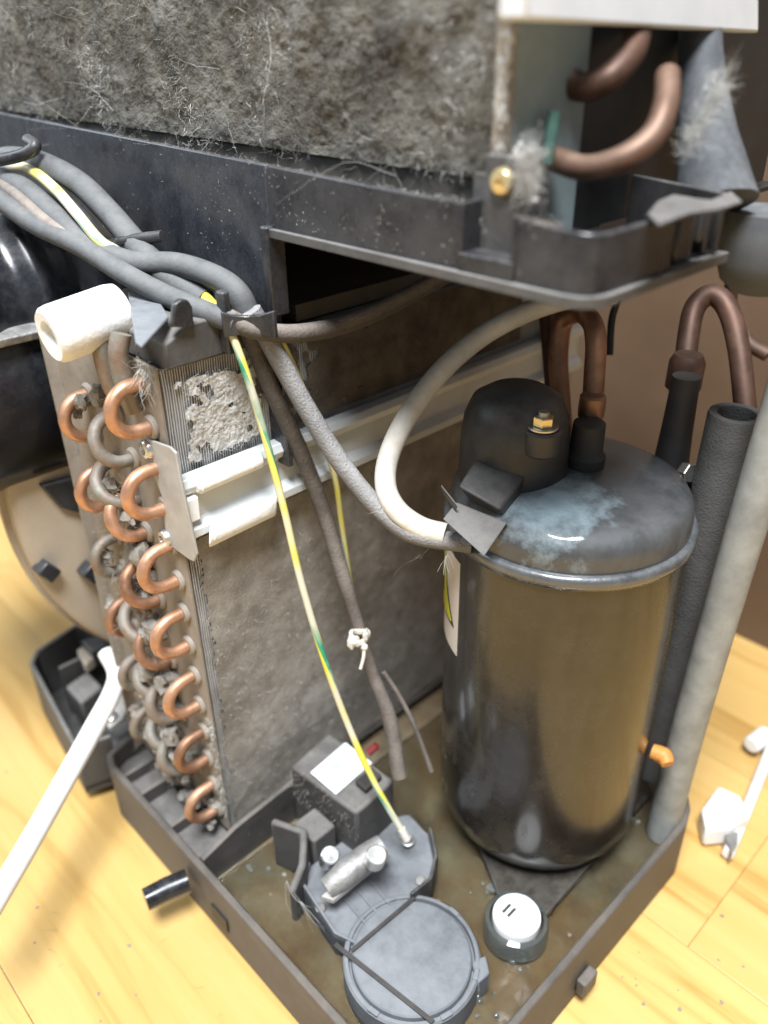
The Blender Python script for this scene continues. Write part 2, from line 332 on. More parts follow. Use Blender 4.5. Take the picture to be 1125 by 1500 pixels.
# ================================================================ base pan
BP = thing('base_pan', (-0.15, 0.1, 0), 'black plastic base pan with raised rim holding murky water', 'base pan')
outer = [(-0.29, 0.31), (-0.292, 0.02), (-0.286, 0.004), (-0.275, 0.0), (-0.012, 0.0), (-0.003, 0.004), (0.0, 0.013), (0.0, 0.216), (-0.004, 0.228), (-0.03, 0.265), (-0.05, 0.31)]
G().slab([(-0.15 + (x + 0.15) * 0.985, 0.14 + (y - 0.14) * 0.985, 0.0012) for x, y in outer], (0, 0, 0.0223)).build('pan_bottom', 'pan_floor', BP)
G().wall(outer, 0.0010, 0.045, 0.0042).build('rim', 'rim_plastic', BP, bevel=0.001, ang=30)
g = G(); g.wall([(-0.288, 0.0345), (-0.182, 0.0345), (-0.178, 0.034)], 0.011, 0.034, -0.003); g.build('coil_ledge', 'base_plastic', BP, bevel=0.0006)
G().bx(-0.2868, -0.190, 0.0046, 0.0312, 0.0237, 0.0305).build('coil_ledge', 'dusty_black', BP, bevel=0.001)
for i, x in enumerate((-0.268, -0.246, -0.214)):
    G().bx(x - 0.0012, x + 0.0012, 0.0045, 0.0338, 0.0307, 0.039 + 0.002 * (i % 2)).build('rib', 'base_plastic', BP, bevel=0.0004)
G().wall([(-0.176, 0.0045), (-0.176, 0.028), (-0.176, 0.075)], 0.011, [0.045, 0.052, 0.056], 0.003).build('divider', 'base_plastic', BP, bevel=0.0006)
G().tube([(-0.1836,-0.0034,0.0280), (-0.1872,-0.0144,0.0280), (-0.1899,-0.0266,0.0280)], [0.0068, 0.0066, 0.0062], 20, smooth=False).build('drain_nozzle', 'gloss_black', BP)
for y in (0.058, 0.116):
    G().bx(0.0002, 0.006, y - 0.006, y + 0.006, 0.008, 0.020).build('side_tab', 'base_plastic', BP, bevel=0.0012)
G().slab([(-0.165, -0.0012, 0.014), (-0.150, -0.0012, 0.014), (-0.150, -0.0012, 0.024), (-0.165, -0.0012, 0.024)], (0, 0.0008, 0)).build('drain_slot', 'ink', BP)
g = G(); inner = [(-0.1725, 0.0046), (-0.013, 0.0046), (-0.0046, 0.013), (-0.0046, 0.214), (-0.034, 0.261), (-0.053, 0.305), (-0.1725, 0.305)]
g.slab([(x, y, 0.0236) for x, y in inner], (0, 0, 0.0035)); wt = g.build('water', 'water', smooth=False); wt['kind'] = 'structure'
tag(wt, 'murky greenish water standing in the base pan', 'water')

# ================================================================ condenser coil
CX = -0.189
CO = thing('condenser_coil', (-0.24, 0.15, 0.03), 'dusty finned condenser coil with copper return bends on its end plate', 'coil')
G().bx(-0.288, CX + 0.0006, 0.0295, 0.0312, 0.036, 0.322).build('end_plate', 'end_plate_metal', CO, smooth=False, bevel=0.0004)
G().bx(-0.2884, -0.2868, 0.0235, 0.0294, 0.036, 0.322).build('plate_flange', 'end_plate_metal', CO, smooth=False)
G().bx(-0.282, CX - 0.010, 0.0318, 0.34, 0.034, 0.320).build('coil_core', 'coil_core', CO, smooth=False)
g = G(); y = 0.0325; NZ = 26
while y < 0.34:
    o = len(g.v); ph = random.uniform(-1, 1)
    for j in range(NZ + 1):
        z = 0.034 + (0.286) * j / NZ
        dy = 0.0006 * noise.noise(V((y * 35, z * 40, 1.3))) + 0.00035 * noise.noise(V((y * 400, z * 130, 4))); dx = 0.0005 * noise.noise(V((y * 300, z * 60, 9)))
        for a, b in ((CX - 0.011, -0.00022), (CX + dx, -0.00022), (CX + dx, 0.00022), (CX - 0.011, 0.00022)): g.v.append((a, y + b + dy, z))
    for j in range(NZ):
        a = o + 4 * j
        for k in range(3): g.f.append((a + k, a + k + 1, a + k + 5, a + k + 4))
    y += 0.00125
fp = g.build('fin_stack', 'fin_metal', CO, smooth=False); fp['kind'] = 'stuff'
# return bends
def bend_pts(x0, z0, x1, z1, yb, out):
    c0 = V((x0, yb, z0)); c1 = V((x1, yb, z1)); m = (c0 + c1) / 2; h = (c1 - c0) / 2; r = h.length; pts = [c0 + V((0, 0.003, 0)), c0 - V((0, out, 0))]
    for i in range(1, 8): a = math.pi * i / 8; pts.append(m - h * math.cos(a) - V((0, out + r * math.sin(a), 0)))
    return pts + [c1 - V((0, out, 0)), c1 + V((0, 0.003, 0))]
P2 = 0.01035; q = 0
for col, (x, z0, n, ms) in enumerate(((-0.1975, 0.3035, 7, ('copper',)), (-0.2255, 0.2800, 6, ('old_copper', 'copper', 'old_copper')), (-0.2575, 0.2815, 6, ('copper', 'copper', 'old_copper')))):
    for i in range(n):
        z = z0 - 0.0405 * i
        if z < 0.052: continue
        m = ms[i % len(ms)]; jx = random.uniform(-0.0008, 0.0008)
        if (col == 0 and i == 5) or (col and i > 1): m = 'old_copper'
        dx = 0.004 if col == 1 else 0.0
        b = G().tube(bend_pts(x + jx - dx, z + P2, x + jx + dx, z - P2, 0.0295, 0.0075 if col == 0 else 0.0045), 0.0031, 14, 3).build('return_bend', ('copper' if i < 3 else random.choice(('copper', 'brown_copper'))) if m == 'copper' else random.choice(('old_copper', 'old_copper', 'brown_copper')), CO)
        for zz, xx in ((z + P2, x + jx - dx), (z - P2, x + jx + dx)):
            G().lathe([(0.0042, 0), (0.0056, 0), (0.0056, 0.0012), (0.0046, 0.0022), (0.0043, 0.0022)], (xx, 0.0294, zz), (0, -1, 0), 16).build('collar', 'end_plate_metal', b)
# short second-row crossover bends
for x0, z0, x1, z1 in ((-0.241, 0.262, -0.226, 0.246), (-0.243, 0.178, -0.226, 0.162), (-0.243, 0.136, -0.229, 0.121), (-0.243, 0.094, -0.229, 0.080)):
    G().tube(bend_pts(x0, z0, x1, z1, 0.0295, 0.004), 0.0034, 14, 3).build('crossover_bend', 'old_copper', CO)
# header pipes going up under the foam sleeve
for xx in (-0.205, -0.219):
    G().tube([(xx, 0.026, 0.300), (xx, 0.0235, 0.312), (xx, 0.023, 0.325), (xx, 0.026, 0.334)], 0.0043, 14).build('header_pipe', 'old_copper', CO)
# mounting flange + screws + rail
FL = G().slab([(-0.2013,0.0270,0.2868), (-0.1814,0.0270,0.2895), (-0.1769,0.0270,0.2882), (-0.1767,0.0270,0.2765), (-0.1721,0.0270,0.2394), (-0.1757,0.0270,0.2337), (-0.1798,0.0270,0.2329), (-0.1992,0.0270,0.2331), (-0.1977,0.0270,0.2473), (-0.1955,0.0270,0.2590), (-0.2015,0.0270,0.2708)], (0, 0.0014, 0)).build('mounting_flange', 'galvanised', CO, bevel=0.0004)
for c in ((-0.2014,0.0268,0.2818), (-0.1985,0.0268,0.2365)):
    sc = G().lathe([(0.0047, -0.001), (0.0047, 0.0008), (0.0038, 0.0021), (0.0022, 0.0024), (0.002, 0.0012), (0, 0.0012)], c, (0, -1, 0), 20).build('screw', 'steel', CO)
RX = -0.187
prof = [(RX, 0.2415), (RX + 0.004, 0.240), (RX + 0.0075, 0.2425), (RX + 0.0075, 0.2465), (RX + 0.003, 0.250), (RX + 0.0022, 0.262), (RX + 0.006, 0.2645), (RX + 0.0075, 0.268), (RX + 0.0055, 0.2715), (RX, 0.272)]
RL = G().slab([(x, 0.0285, z) for x, z in prof], (0, 0.31, 0)).build('rail', 'rail_metal', CO, bevel=0.0004, ang=25)
G().cyl((RX + 0.0065, 0.036, 0.2678), (RX + 0.0065, 0.072, 0.2688), 0.0046, 16, 0.0015).build('foam_strip', 'white_foam', RL)
G().slab([(RX + 0.009, 0.039, 0.2475), (RX + 0.0115, 0.037, 0.245), (RX + 0.012, 0.0355, 0.240), (RX + 0.0095, 0.0365, 0.2355), (RX + 0.0080, 0.038, 0.237)], (0, 0.039, 0.001)).build('foam_strip', 'white_foam', RL, bevel=0.0012)
G().bx(RX + 0.001, RX + 0.008, 0.0288, 0.036, 0.251, 0.263).build('rail_end', 'white_plastic', RL, bevel=0.0008)
# lint on the fin face
g = G()
def h1(p, u, v): return 0.0005 + 0.0010 * abs(nz(p, 150, 4)) + 0.0003 * noise.noise(V(p) * 700)
def k1(p, u, v):
    e = min(u, 1 - u, v, 1 - v); return nz(p, 90, 3) + 0.36 + 0.7 * (u - 0.35) > 0.02 and e > 0.015 + 0.22 * abs(noise.noise(V(p) * 110)) + 0.05 * noise.noise(V(p) * 500)
field(g, (CX + 0.0006, 0.037, 0.2745), (0, 0.045, 0), (0, 0, 0.041), (1, 0, 0), 110, 120, h1, k1)
lm = g.build('lint_patch', 'lint_light', CO); lm['kind'] = 'stuff'
g = G()
def h2(p, u, v): return 0.0003 + 0.0006 * (0.6 + nz(p, 40, 3)) + 0.0001 * abs(noise.noise(V(p) * 420))
def k2(p, u, v): return u > 0.006 + 0.010 * v + 0.009 * noise.noise(V(p) * 130) + 0.006 * noise.noise(V(p) * 420)
field(g, (CX + 0.0004, 0.0325, 0.040), (0, 0.300, 0), (0, 0, 0.196), (1, 0, 0), 330, 200, h2, k2)
lm = g.build('lint_mat', 'lint', CO); lm['kind'] = 'stuff'
g = G()
def k3(p, u, v): return nz(p, 70, 3) + 2.2 * u > 0
field(g, (CX + 0.0004, 0.078, 0.2745), (0, 0.20, 0), (0, 0, 0.045), (1, 0, 0), 160, 50, h2, k3)
lm = g.build('lint_mat', 'lint_shaded', CO); lm['kind'] = 'stuff'
g = G()
for i in range(900):
    u = random.random(); g.fibre((CX + 0.002, 0.040 + 0.036 * random.random(), 0.275 + 0.04 * u), (0.6, random.gauss(0, 1), random.gauss(0, 1)), random.uniform(0.001, 0.004), 0.00008, 0.6)
for i in range(1500):
    g.fibre((CX + 0.0018, random.uniform(0.034, 0.17), random.uniform(0.045, 0.22)), (0.4, random.gauss(0, 1), random.gauss(0, 1)), random.uniform(0.001, 0.004), 0.00008, 0.6)
for i in range(420):                                   # frayed lint along the plate edge
    z = 0.05 + 0.075 * random.random(); g.fibre((CX + random.uniform(-0.003, 0.001), 0.0295, z), (random.gauss(0.3, 1), random.gauss(-0.6, 0.6), random.gauss(0, 0.7)), random.uniform(0.001, 0.005), 0.00016, 0.7)
for i in range(60):
    g.fibre((random.uniform(-0.2, -0.19), 0.028, random.uniform(0.312, 0.325)), (random.gauss(0.6, .6), random.gauss(-.4, .5), random.gauss(-.6, .6)), random.uniform(0.008, 0.022), 0.00012, 0.5, 6)
fb = g.build('lint_fibres', 'fibre', CO, smooth=False); fb['kind'] = 'stuff'
g = G()
for i in range(55):
    col = random.choice((-0.2255, -0.2575, -0.242, -0.232)); z = random.uniform(0.045, 0.22) if i > 5 else random.uniform(0.22, 0.3)
    g.ball((col + random.uniform(-0.008, 0.008), random.uniform(0.019, 0.030), z), random.uniform(0.003, 0.0065), 8, 0.9, (1, 0.8, 1))
for i in range(14):
    g.ball((random.uniform(-0.235, -0.193), random.uniform(0.022, 0.030), random.uniform(0.04, 0.09)), random.uniform(0.003, 0.006), 8, 0.9)
for i in range(1300):
    z = random.uniform(0.04, 0.26); g.fibre((random.choice((-0.2255, -0.2575, -0.24)) + random.gauss(0, 0.006), random.uniform(0.017, 0.028), z), (random.gauss(0, 1), random.gauss(-.5, 1), random.gauss(0, 1)), random.uniform(0.002, 0.007), 0.00012, 0.8)
lc = g.build('lint_clumps', 'lint', CO); lc['kind'] = 'stuff'

# foam sleeve on the coil corner
sl = thing('foam_sleeve', (-0.22, 0.02, 0.325), 'white foam sleeve lying on the coil top corner', 'foam sleeve')
a0 = V((-0.225, 0.004, 0.3335)); a1 = V((-0.225, 0.0375, 0.3375))
G().lathe([(0.0065, 0.009), (0.0066, 0), (0.0105, -0.0003), (0.0118, 0.0012), (0.0122, 0.004), (0.0122, 0.030), (0.0115, 0.0335), (0.010, 0.0345), (0.0, 0.0345)], a0, a1 - a0, 36).build('sleeve', 'white_foam', sl)
G().lathe([(0.0, 0), (0.0064, 0)], a0 + (a1 - a0) * 0.27, a0 - a1, 24).build('bore', 'white_foam', sl)

# black cover over the coil top
CT = thing('coil_top_cover', (-0.23, 0.06, 0.32), 'black plastic cover strip with tabs on the coil top edge', 'cover')
G().slab([(CX + 0.004, 0.033, 0.3205), (CX + 0.004, 0.075, 0.3205), (CX + 0.004, 0.075, 0.338), (CX + 0.004, 0.048, 0.338), (CX + 0.004, 0.034, 0.332)], (-0.07, 0, 0)).build('cover_body', 'dusty_black', CT, bevel=0.0012)
G().slab([(-0.1820,0.0369,0.3390), (-0.1820,0.0396,0.3479), (-0.1820,0.0430,0.3493), (-0.1820,0.0463,0.3481), (-0.1820,0.0477,0.3450), (-0.1820,0.0471,0.3367)], (-0.003, 0, 0)).build('tab', 'tray_plastic', CT, bevel=0.0008)
G().bx(CX + 0.0045, CX + 0.010, 0.060, 0.064, 0.322, 0.349).build('tab', 'tray_plastic', CT, bevel=0.001)
G().slab([(-0.2372,0.0482,0.3395), (-0.2184,0.0524,0.3395), (-0.1910,0.0412,0.3395), (-0.1657,0.0142,0.3395), (-0.1723,0.0153,0.3395)], (0, 0, 0.0015)).build('dusty_flap', 'grey_plastic', CT, bevel=0.0006)
# ================================================================ upper drip tray
YT = 0.085; XT = -0.022; ZB = 0.371
UT = thing('drip_tray', (-0.2, 0.14, 0.30), 'black plastic drip tray with open corner box under the evaporator', 'drip tray')
s0 = (-0.0725,0.0850,0.3922); s1 = (-0.0504,0.0850,0.3927); sb = (-0.0678,0.0850,0.3775)
def rimz(x): return 0.3925 + (-0.07 - x) * 0.028
xs = [-0.62, -0.176]
G().wall([(-0.62, YT), (-0.4, YT), (-0.1765, YT)], 0.26, [rimz(-0.62), rimz(-0.4), rimz(-0.1765)], 0.003).build('side_panel', 'panel_plastic', UT, bevel=0.0006)
G().wall([(-0.1765, YT), (-0.12, YT), (s0[0], YT)], ZB, [rimz(-0.1765), rimz(-0.12), rimz(s0[0])], 0.003).build('front_wall', 'tray_plastic', UT, bevel=0.0006)
G().wall([(s0[0] - 0.0008, YT - 0.0006), (s0[0] - 0.0008, YT + 0.012)], sb[2], rimz(s0[0]) + 0.0004, -0.002).build('slot_side', 'tray_plastic', UT, bevel=0.0004)
G().wall([(s1[0] + 0.001, YT - 0.0006), (s1[0] + 0.001, YT + 0.012)], sb[2], 0.3915, 0.002).build('slot_side', 'tray_plastic', UT, bevel=0.0004)
G().wall([(s0[0] - 0.003, YT + 0.009), (s1[0] + 0.003, YT + 0.009)], ZB, 0.4005, 0.002).build('slot_back', 'dusty_black', UT)
G().bx(s0[0] - 0.0005, s1[0] + 0.0005, YT - 0.0008, YT + 0.009, ZB, sb[2]).build('slot_sill', 'tray_plastic', UT, bevel=0.0005)
cor = [(s1[0] + 0.0004, YT), (-0.045, YT), (-0.031, YT), (-0.0262, YT + 0.0010), (-0.0230, YT + 0.0036), (-0.0217, YT + 0.0080), (-0.0215, 0.110), (-0.0215, 0.131)]
G().wall(cor, ZB, [0.3915, 0.3905, 0.3897, 0.3895, 0.3893, 0.3892, 0.3892, 0.3890], 0.003).build('corner_wall', 'tray_plastic', UT, bevel=0.0006, ang=20)
for y0, y1, zt, xo, zb in ((0.1375, 0.1490, 0.3880, -0.0022, ZB), (0.1500, 0.1545, 0.3895, -0.0010, 0.377), (0.1560, 0.1680, 0.3875, -0.0015, ZB)):
    G().bx(-0.0275 + xo, -0.0215 + xo, y0, y1, zb, zt).build('catch', 'tray_plastic', UT, bevel=0.0008)
G().bx(-0.034, -0.031, 0.130, 0.168, ZB, 0.3875).build('catch_back', 'ink', UT)
G().wall([(-0.1765, YT - 0.0022), (-0.031, YT - 0.0022), (-0.0245, YT - 0.0008), (-0.0208, YT + 0.0030), (-0.0195, YT + 0.0080), (-0.0195, 0.110), (-0.0195, 0.169)], ZB - 0.003, ZB + 0.0004, 0.010).build('bottom_lip', 'dusty_black', UT, bevel=0.0008)
G().slab([(-0.62, YT + 0.003, ZB), (-0.031, YT + 0.003, ZB), (-0.025, YT + 0.008, ZB), (-0.0245, 0.168, ZB), (-0.066, 0.182, ZB), (-0.066, 0.32, ZB), (-0.62, 0.32, ZB)], (0, 0, 0.002)).build('tray_floor', 'ink', UT, smooth=False)
G().wall([(-0.066, 0.179), (-0.0205, 0.162)], ZB + 0.002, 0.392, -0.002).build('rear_wall', 'black_plastic', UT, bevel=0.0005)
G().slab([(-0.0210,0.1106,0.3912), (-0.0293,0.1305,0.3912), (-0.0324,0.1462,0.3912), (-0.0223,0.1432,0.3912), (-0.0179,0.1438,0.3912), (-0.0206,0.1636,0.3912), (-0.0094,0.1480,0.3912), (-0.0088,0.1302,0.3912), (-0.0125,0.1211,0.3912), (-0.0114,0.1082,0.3912), (-0.0104,0.0987,0.3912)], (0, 0, 0.0012)).build('rear_flange', 'dusty_black', UT, bevel=0.0004)
# corner post and hook arm that gathers the cables
G().bx(-0.1790, -0.1742, YT - 0.0035, YT + 0.006, 0.3345, 0.3722).build('corner_post', 'tray_plastic', UT, bevel=0.0008)
hk = [(-0.1599,0.0730,0.3469), (-0.1695,0.0721,0.3418), (-0.1749,0.0680,0.3395), (-0.1776,0.0624,0.3402), (-0.1789,0.0582,0.3428)]
g = G(); g.wall([(p[0], p[1]) for p in hk], 0.331, [0.343, 0.3395, 0.339, 0.340, 0.342], 0.0022); g.build('hook_arm', 'tray_plastic', UT, bevel=0.0006, ang=60)
G().tube([(-0.2593,0.0478,0.3567), (-0.2473,0.0585,0.3604), (-0.2320,0.0667,0.3631)], 0.0026, 10).build('cable_hook', 'tray_plastic', UT)
# duct interior behind the opening
G().bx(-0.40, -0.17, 0.30, 0.305, 0.25, 0.371).build('duct_back', 'ink', UT, smooth=False)
G().bx(-0.30, -0.195, 0.11, 0.30, 0.322, 0.330).build('duct_floor', 'dusty_black', UT, smooth=False)

# ================================================================ evaporator
EX = -0.0665; EY = 0.099
EV = thing('evaporator_coil', (-0.25, 0.15, 0.375), 'evaporator coil matted with grey hair and lint above the tray', 'coil')
G().bx(-0.62, EX - 0.001, EY + 0.003, 0.16, 0.3735, 0.50).build('coil_body', 'coil_core', EV, smooth=False)
g = G()
def h4(p, u, v): return 0.0010 + 0.0016 * (0.5 + nz(p, 60, 4)) + 0.0012 * abs(nz(p, 300, 3))
field(g, (-0.60, EY + 0.003, 0.4035), (0.60 + EX, 0, -0.0055), (0, 0, 0.100), (0, -1, 0), 420, 110, h4)
lm = g.build('lint_mat', 'lint_dark', EV); lm['kind'] = 'stuff'
g = G(); g2 = G()
for i in range(34000):
    x = EX - 0.53 * random.random() ** 1.3; z = 0.396 + 0.075 * random.random(); p = V((x, EY, z))
    dn = nz(p, 30, 3)
    if random.random() > 0.46 + 1.8 * dn - max(0, (z - 0.425) * 14) - max(0, (x + 0.082) * 40): continue
    tgt = g if random.random() < 0.10 + 2.0 * noise.noise(p * 28) else g2
    tgt.fibre((x, EY - 0.0005 + random.uniform(0, 0.003), z), (random.gauss(0, 1), random.gauss(-0.25, 0.45), random.gauss(-0.15, 0.8)), random.uniform(0.0015, 0.0065), random.uniform(0.00005, 0.00012), 0.75, 3)
for i in range(700):
    x = EX - 0.25 * random.random(); g.fibre((x, EY - 0.001, 0.386 + 0.006 * random.random()), (random.gauss(0, 1), random.gauss(-0.7, .3), random.gauss(-.5, .4)), random.uniform(0.004, 0.014), 0.00009, 0.6, 5)
for i in range(70):
    x = EX - 0.4 * random.random(); g.fibre((x, EY - 0.002, 0.39 + 0.08 * random.random()), (random.gauss(0, 1), random.gauss(-0.4, .3), random.gauss(0, .6)), random.uniform(0.02, 0.05), 0.00007, 0.35, 10)
o = g.build('hair', 'fibre', EV, smooth=False); o['kind'] = 'stuff'
o = g2.build('hair', 'fibre_dark', EV, smooth=False); o['kind'] = 'stuff'
G().bx(EX - 0.0006, EX + 0.0006, EY - 0.002, 0.139, 0.376, 0.50).build('end_plate', 'teal_plate', EV, smooth=False)
G().bx(EX - 0.004, EX + 0.001, EY - 0.0032, EY + 0.0012, 0.386, 0.50).build('plate_edge', 'end_plate_metal', EV, bevel=0.0006)
g = G()
for i in range(40):
    z = 0.397 + 0.05 * random.random(); g.ball((EX - 0.0005 + random.gauss(0, .0007), EY - 0.003 + random.gauss(0, .0006), z), random.uniform(0.0010, 0.0019), 6, 0.9, (0.8, 0.8, 1.6))
for i in range(16): g.ball(V((-0.0562,0.0923,0.4098)) * (1 - i / 15) + V((-0.0476,0.0900,0.3963)) * (i / 15) + V((random.gauss(0, .0013), random.gauss(0, .001), random.gauss(0, .0012))), random.uniform(0.0006, 0.0013), 7, 0.9)
for i in range(500): g.fibre((EX + random.gauss(0, .001), EY - 0.003, random.uniform(0.392, 0.445)), (random.gauss(0.2, 1), random.gauss(-.4, .6), random.gauss(0, 1)), random.uniform(0.001, 0.005), 0.00007, 0.8)
for i in range(1500): g.fibre(V((-0.0513,0.0906,0.4036)) + V((random.gauss(0, .0022), random.gauss(0, .001), random.gauss(0, .0042))), (random.gauss(0, 1), random.gauss(-.2, .6), random.gauss(-.2, 1)), random.uniform(0.001, 0.006), 0.00007, 0.8)
o = g.build('lint_clumps', 'lint_light', EV); o['kind'] = 'stuff'
G().tube([(-0.0696,0.1320,0.4256), (-0.0615,0.1322,0.4238), (-0.0545,0.1355,0.4270), (-0.0538,0.1449,0.4333), (-0.0584,0.1549,0.4390), (-0.0653,0.1658,0.4446)], 0.0045, 16).build('return_bend', 'dark_copper', EV)
G().tube([(-0.0620,0.1180,0.4036), (-0.0485,0.1172,0.4019), (-0.0374,0.1200,0.4054), (-0.0323,0.1270,0.4113), (-0.0339,0.1355,0.4193), (-0.0408,0.1467,0.4272)], 0.0040, 16).build('return_bend', 'dull_copper', EV)
G().tube([(-0.0806,0.1268,0.4410), (-0.0742,0.1236,0.4333), (-0.0725,0.1189,0.4237)], 0.0045, 14).build('return_bend', 'dark_copper', EV)
G().cyl((-0.0683,0.1303,0.4251), (-0.0713,0.1294,0.4257), 0.0064, 16).build('pipe_collar', 'dark_copper', EV)
G().tube([(-0.0618,0.1163,0.4173), (-0.0606,0.1135,0.4106), (-0.0604,0.1121,0.4027)], 0.0022, 8).build('green_pipe', 'patina', EV)
G().slab([(-0.0520,0.0861,0.4427), (-0.0520,0.2319,0.4382), (-0.0520,0.2149,0.4730), (-0.0520,0.0834,0.4652)], (-0.010, 0, 0)).build('top_bracket', 'white_plate', EV, bevel=0.001)
G().bx(EX - 0.004, EX - 0.0008, 0.1392, 0.30, 0.376, 0.47).build('rear_shroud', 'ink', EV, smooth=False)
# brass screw on the flange
sc = thing('brass_screw', (-0.0633,0.0940,0.3990), 'brass screw in the flange below the hairy evaporator', 'screw')
c = V((-0.0629,0.0935,0.3991))
G().lathe([(0.0044, 0), (0.0044, 0.001), (0.0034, 0.0022), (0.0016, 0.0025), (0.0014, 0.0013), (0, 0.0013)], c, (0.15, -1, 0), 22).build('screw_head', 'brass', sc)
G().bx(c.x - 0.0075, c.x + 0.0075, 0.0937, 0.0960, 0.3735, c.z + 0.0075).build('flange', 'dusty_black', sc, bevel=0.0006)

# ================================================================ grey duct at right
DU = thing('grey_duct', (-0.045, 0.21, 0.34), 'grey flared plastic duct behind the tray corner', 'duct')
G().tube([(-0.0621,0.2028,0.4446), (-0.0568,0.1974,0.4317), (-0.0508,0.1927,0.4187), (-0.0445,0.1884,0.4057), (-0.0378,0.1844,0.3928), (-0.0335,0.1815,0.3841)], [0.0075, 0.0078, 0.0088, 0.0104, 0.0128, 0.0148], 36, 5).build('funnel', 'duct_grey', DU)
e = V((-0.0212,0.2032,0.3648))
G().lathe([(0.0165, 0.016), (0.0175, 0.008), (0.017, -0.002), (0.014, -0.010), (0.008, -0.0145), (0, -0.016)], e, (0, 0, 1), 36).build('bulb', 'duct_grey', DU)
g = G()
for i in range(700):
    t = random.random(); p = V([(-0.0284,0.1602,0.4279), (-0.0286,0.1411,0.4055)][0]) * (1 - t) + V([(-0.0284,0.1602,0.4279), (-0.0286,0.1411,0.4055)][1]) * t
    g.fibre(p + V((random.gauss(0, .0016), random.gauss(0, .002), random.gauss(0, .0016))), (random.gauss(.5, 1), random.gauss(0, 1), random.gauss(.6, 1)), random.uniform(0.002, 0.009), 0.00007, 0.5)
lb = g.build('lint_web', 'fibre', smooth=False); tag(lb, 'wispy grey lint hanging across the dark opening beside the duct', 'lint')

# ================================================================ blower housing at left
BH = thing('blower_housing', (-0.38, 0.0, 0.21), 'black plastic blower housing left of the coil under the cables', 'blower')
pr = [(-0.370, 0.214), (-0.352, 0.215), (-0.336, 0.219), (-0.322, 0.227), (-0.311, 0.239), (-0.3035, 0.255), (-0.300, 0.272), (-0.2995, 0.288), (-0.3015, 0.302), (-0.306, 0.3098), (-0.43, 0.3098), (-0.43, 0.214)]
G().slab([(x, -0.05, z) for x, z in pr], (0, 0.131, 0)).build('lower_drum', 'gloss_black', BH, bevel=0.0008, ang=40)
G().slab([(x, -0.05, z) for x, z in ((-0.2975, 0.3102), (-0.2965, 0.3145), (-0.301, 0.316), (-0.43, 0.316), (-0.43, 0.3102))], (0, 0.131, 0)).build('seam_flange', 'steel_dull', BH, bevel=0.0008)
g = G(); nu, nv = 90, 22
def hp(u, v):
    y = -0.05 + 0.131 * u; a = v * 1.35; rib = 0.5 + 0.5 * math.cos((y - 0.008) * 2 * math.pi / 0.030); r = 0.052 + 0.006 * rib ** 2
    return (-0.360 + r * math.cos(a), y, 0.316 + r * math.sin(a) * 0.95)
for j in range(nv + 1):
    for i in range(nu + 1): g.v.append(hp(i / nu, j / nv))
for j in range(nv):
    for i in range(nu): a = j * (nu + 1) + i; g.f.append((a, a + 1, a + nu + 2, a + nu + 1))
g.build('ribbed_shell', 'gloss_black', BH, ang=180)
G().tube([(-0.3398,0.0404,0.3880), (-0.3259,0.0489,0.3908), (-0.3191,0.0543,0.3948), (-0.3263,0.0540,0.3974)], 0.003, 10).build('latch', 'tray_plastic', BH)
# beige fan scroll under it
FS = thing('fan_scroll', (-0.31, 0.16, 0.04), 'beige round fan shroud behind the coil, below the black housing', 'fan shroud')
G().lathe([(0.02, 0), (0.161, 0), (0.165, 0.003), (0.165, 0.028), (0.161, 0.031), (0.02, 0.031)], (-0.353, 0.165, 0.200), (1, 0, 0), 96).build('shroud', 'beige_plastic', FS)
G().lathe([(0.165, 0), (0.168, 0), (0.168, 0.003), (0.165, 0.003)], (-0.338, 0.165, 0.200), (1, 0, 0), 96).build('seam_ring', 'beige_plastic', FS)
for p in ((-0.3200,0.0083,0.1689), (-0.3180,0.0325,0.1566)):
    G().box(p, (0.010, 0.009, 0.012), Matrix.Rotation(0.6, 3, 'X')).build('clip', 'gloss_black', FS, bevel=0.001)
G().slab([(-0.3180,0.0166,0.2228), (-0.3180,0.0357,0.2208), (-0.3180,0.0349,0.1974), (-0.3180,0.0247,0.2049)], (-0.006, 0, 0)).build('clip', 'black_plastic', FS, bevel=0.001)

# ================================================================ terminal box, clamp, mains cable
TB = thing('terminal_box', (-0.34, 0.02, 0.01), 'open black plastic terminal box at the left end of the base pan', 'box')
bp_ = [(-0.3973,0.0042,0.0550), (-0.3627,-0.0032,0.0550), (-0.3115,-0.0127,0.0550), (-0.2978,0.0095,0.0550)]
tb = [(-0.2935, 0.058), (-0.368, 0.058), (-0.405, 0.046), (-0.404, 0.012), (-0.394, 0.003), (-0.300, -0.010), (-0.2930, 0.012)]
G().wall(tb, 0.008, [0.062, 0.07, 0.062, 0.056, 0.055, 0.050, 0.050], 0.003).build('box_wall', 'dusty_black', TB, bevel=0.0008)
G().slab([(x, y, 0.012) for x, y in tb], (0, 0, 0.003)).build('box_floor', 'black_plastic', TB, smooth=False)
G().bx(-0.372, -0.369, 0.015, 0.056, 0.015, 0.058).build('partition', 'dusty_black', TB)
G().slab([(-0.3572,0.0117,0.0520), (-0.3614,0.0305,0.0520), (-0.3387,0.0303,0.0520), (-0.3336,0.0116,0.0520)], (0, 0, -0.025)).build('relay', 'dusty_black', TB, bevel=0.002)
G().slab([(-0.3779,0.0321,0.0600), (-0.3802,0.0428,0.0600), (-0.3611,0.0383,0.0600), (-0.3577,0.0283,0.0600)], (0, 0, -0.008)).build('connector', 'beige_plastic', TB, bevel=0.001)
G().slab([(-0.3781,0.0367,0.0660), (-0.3727,0.0508,0.0660), (-0.3571,0.0469,0.0660), (-0.3605,0.0362,0.0660)], (0, 0, -0.014)).build('connector', 'black_plastic', TB, bevel=0.001)
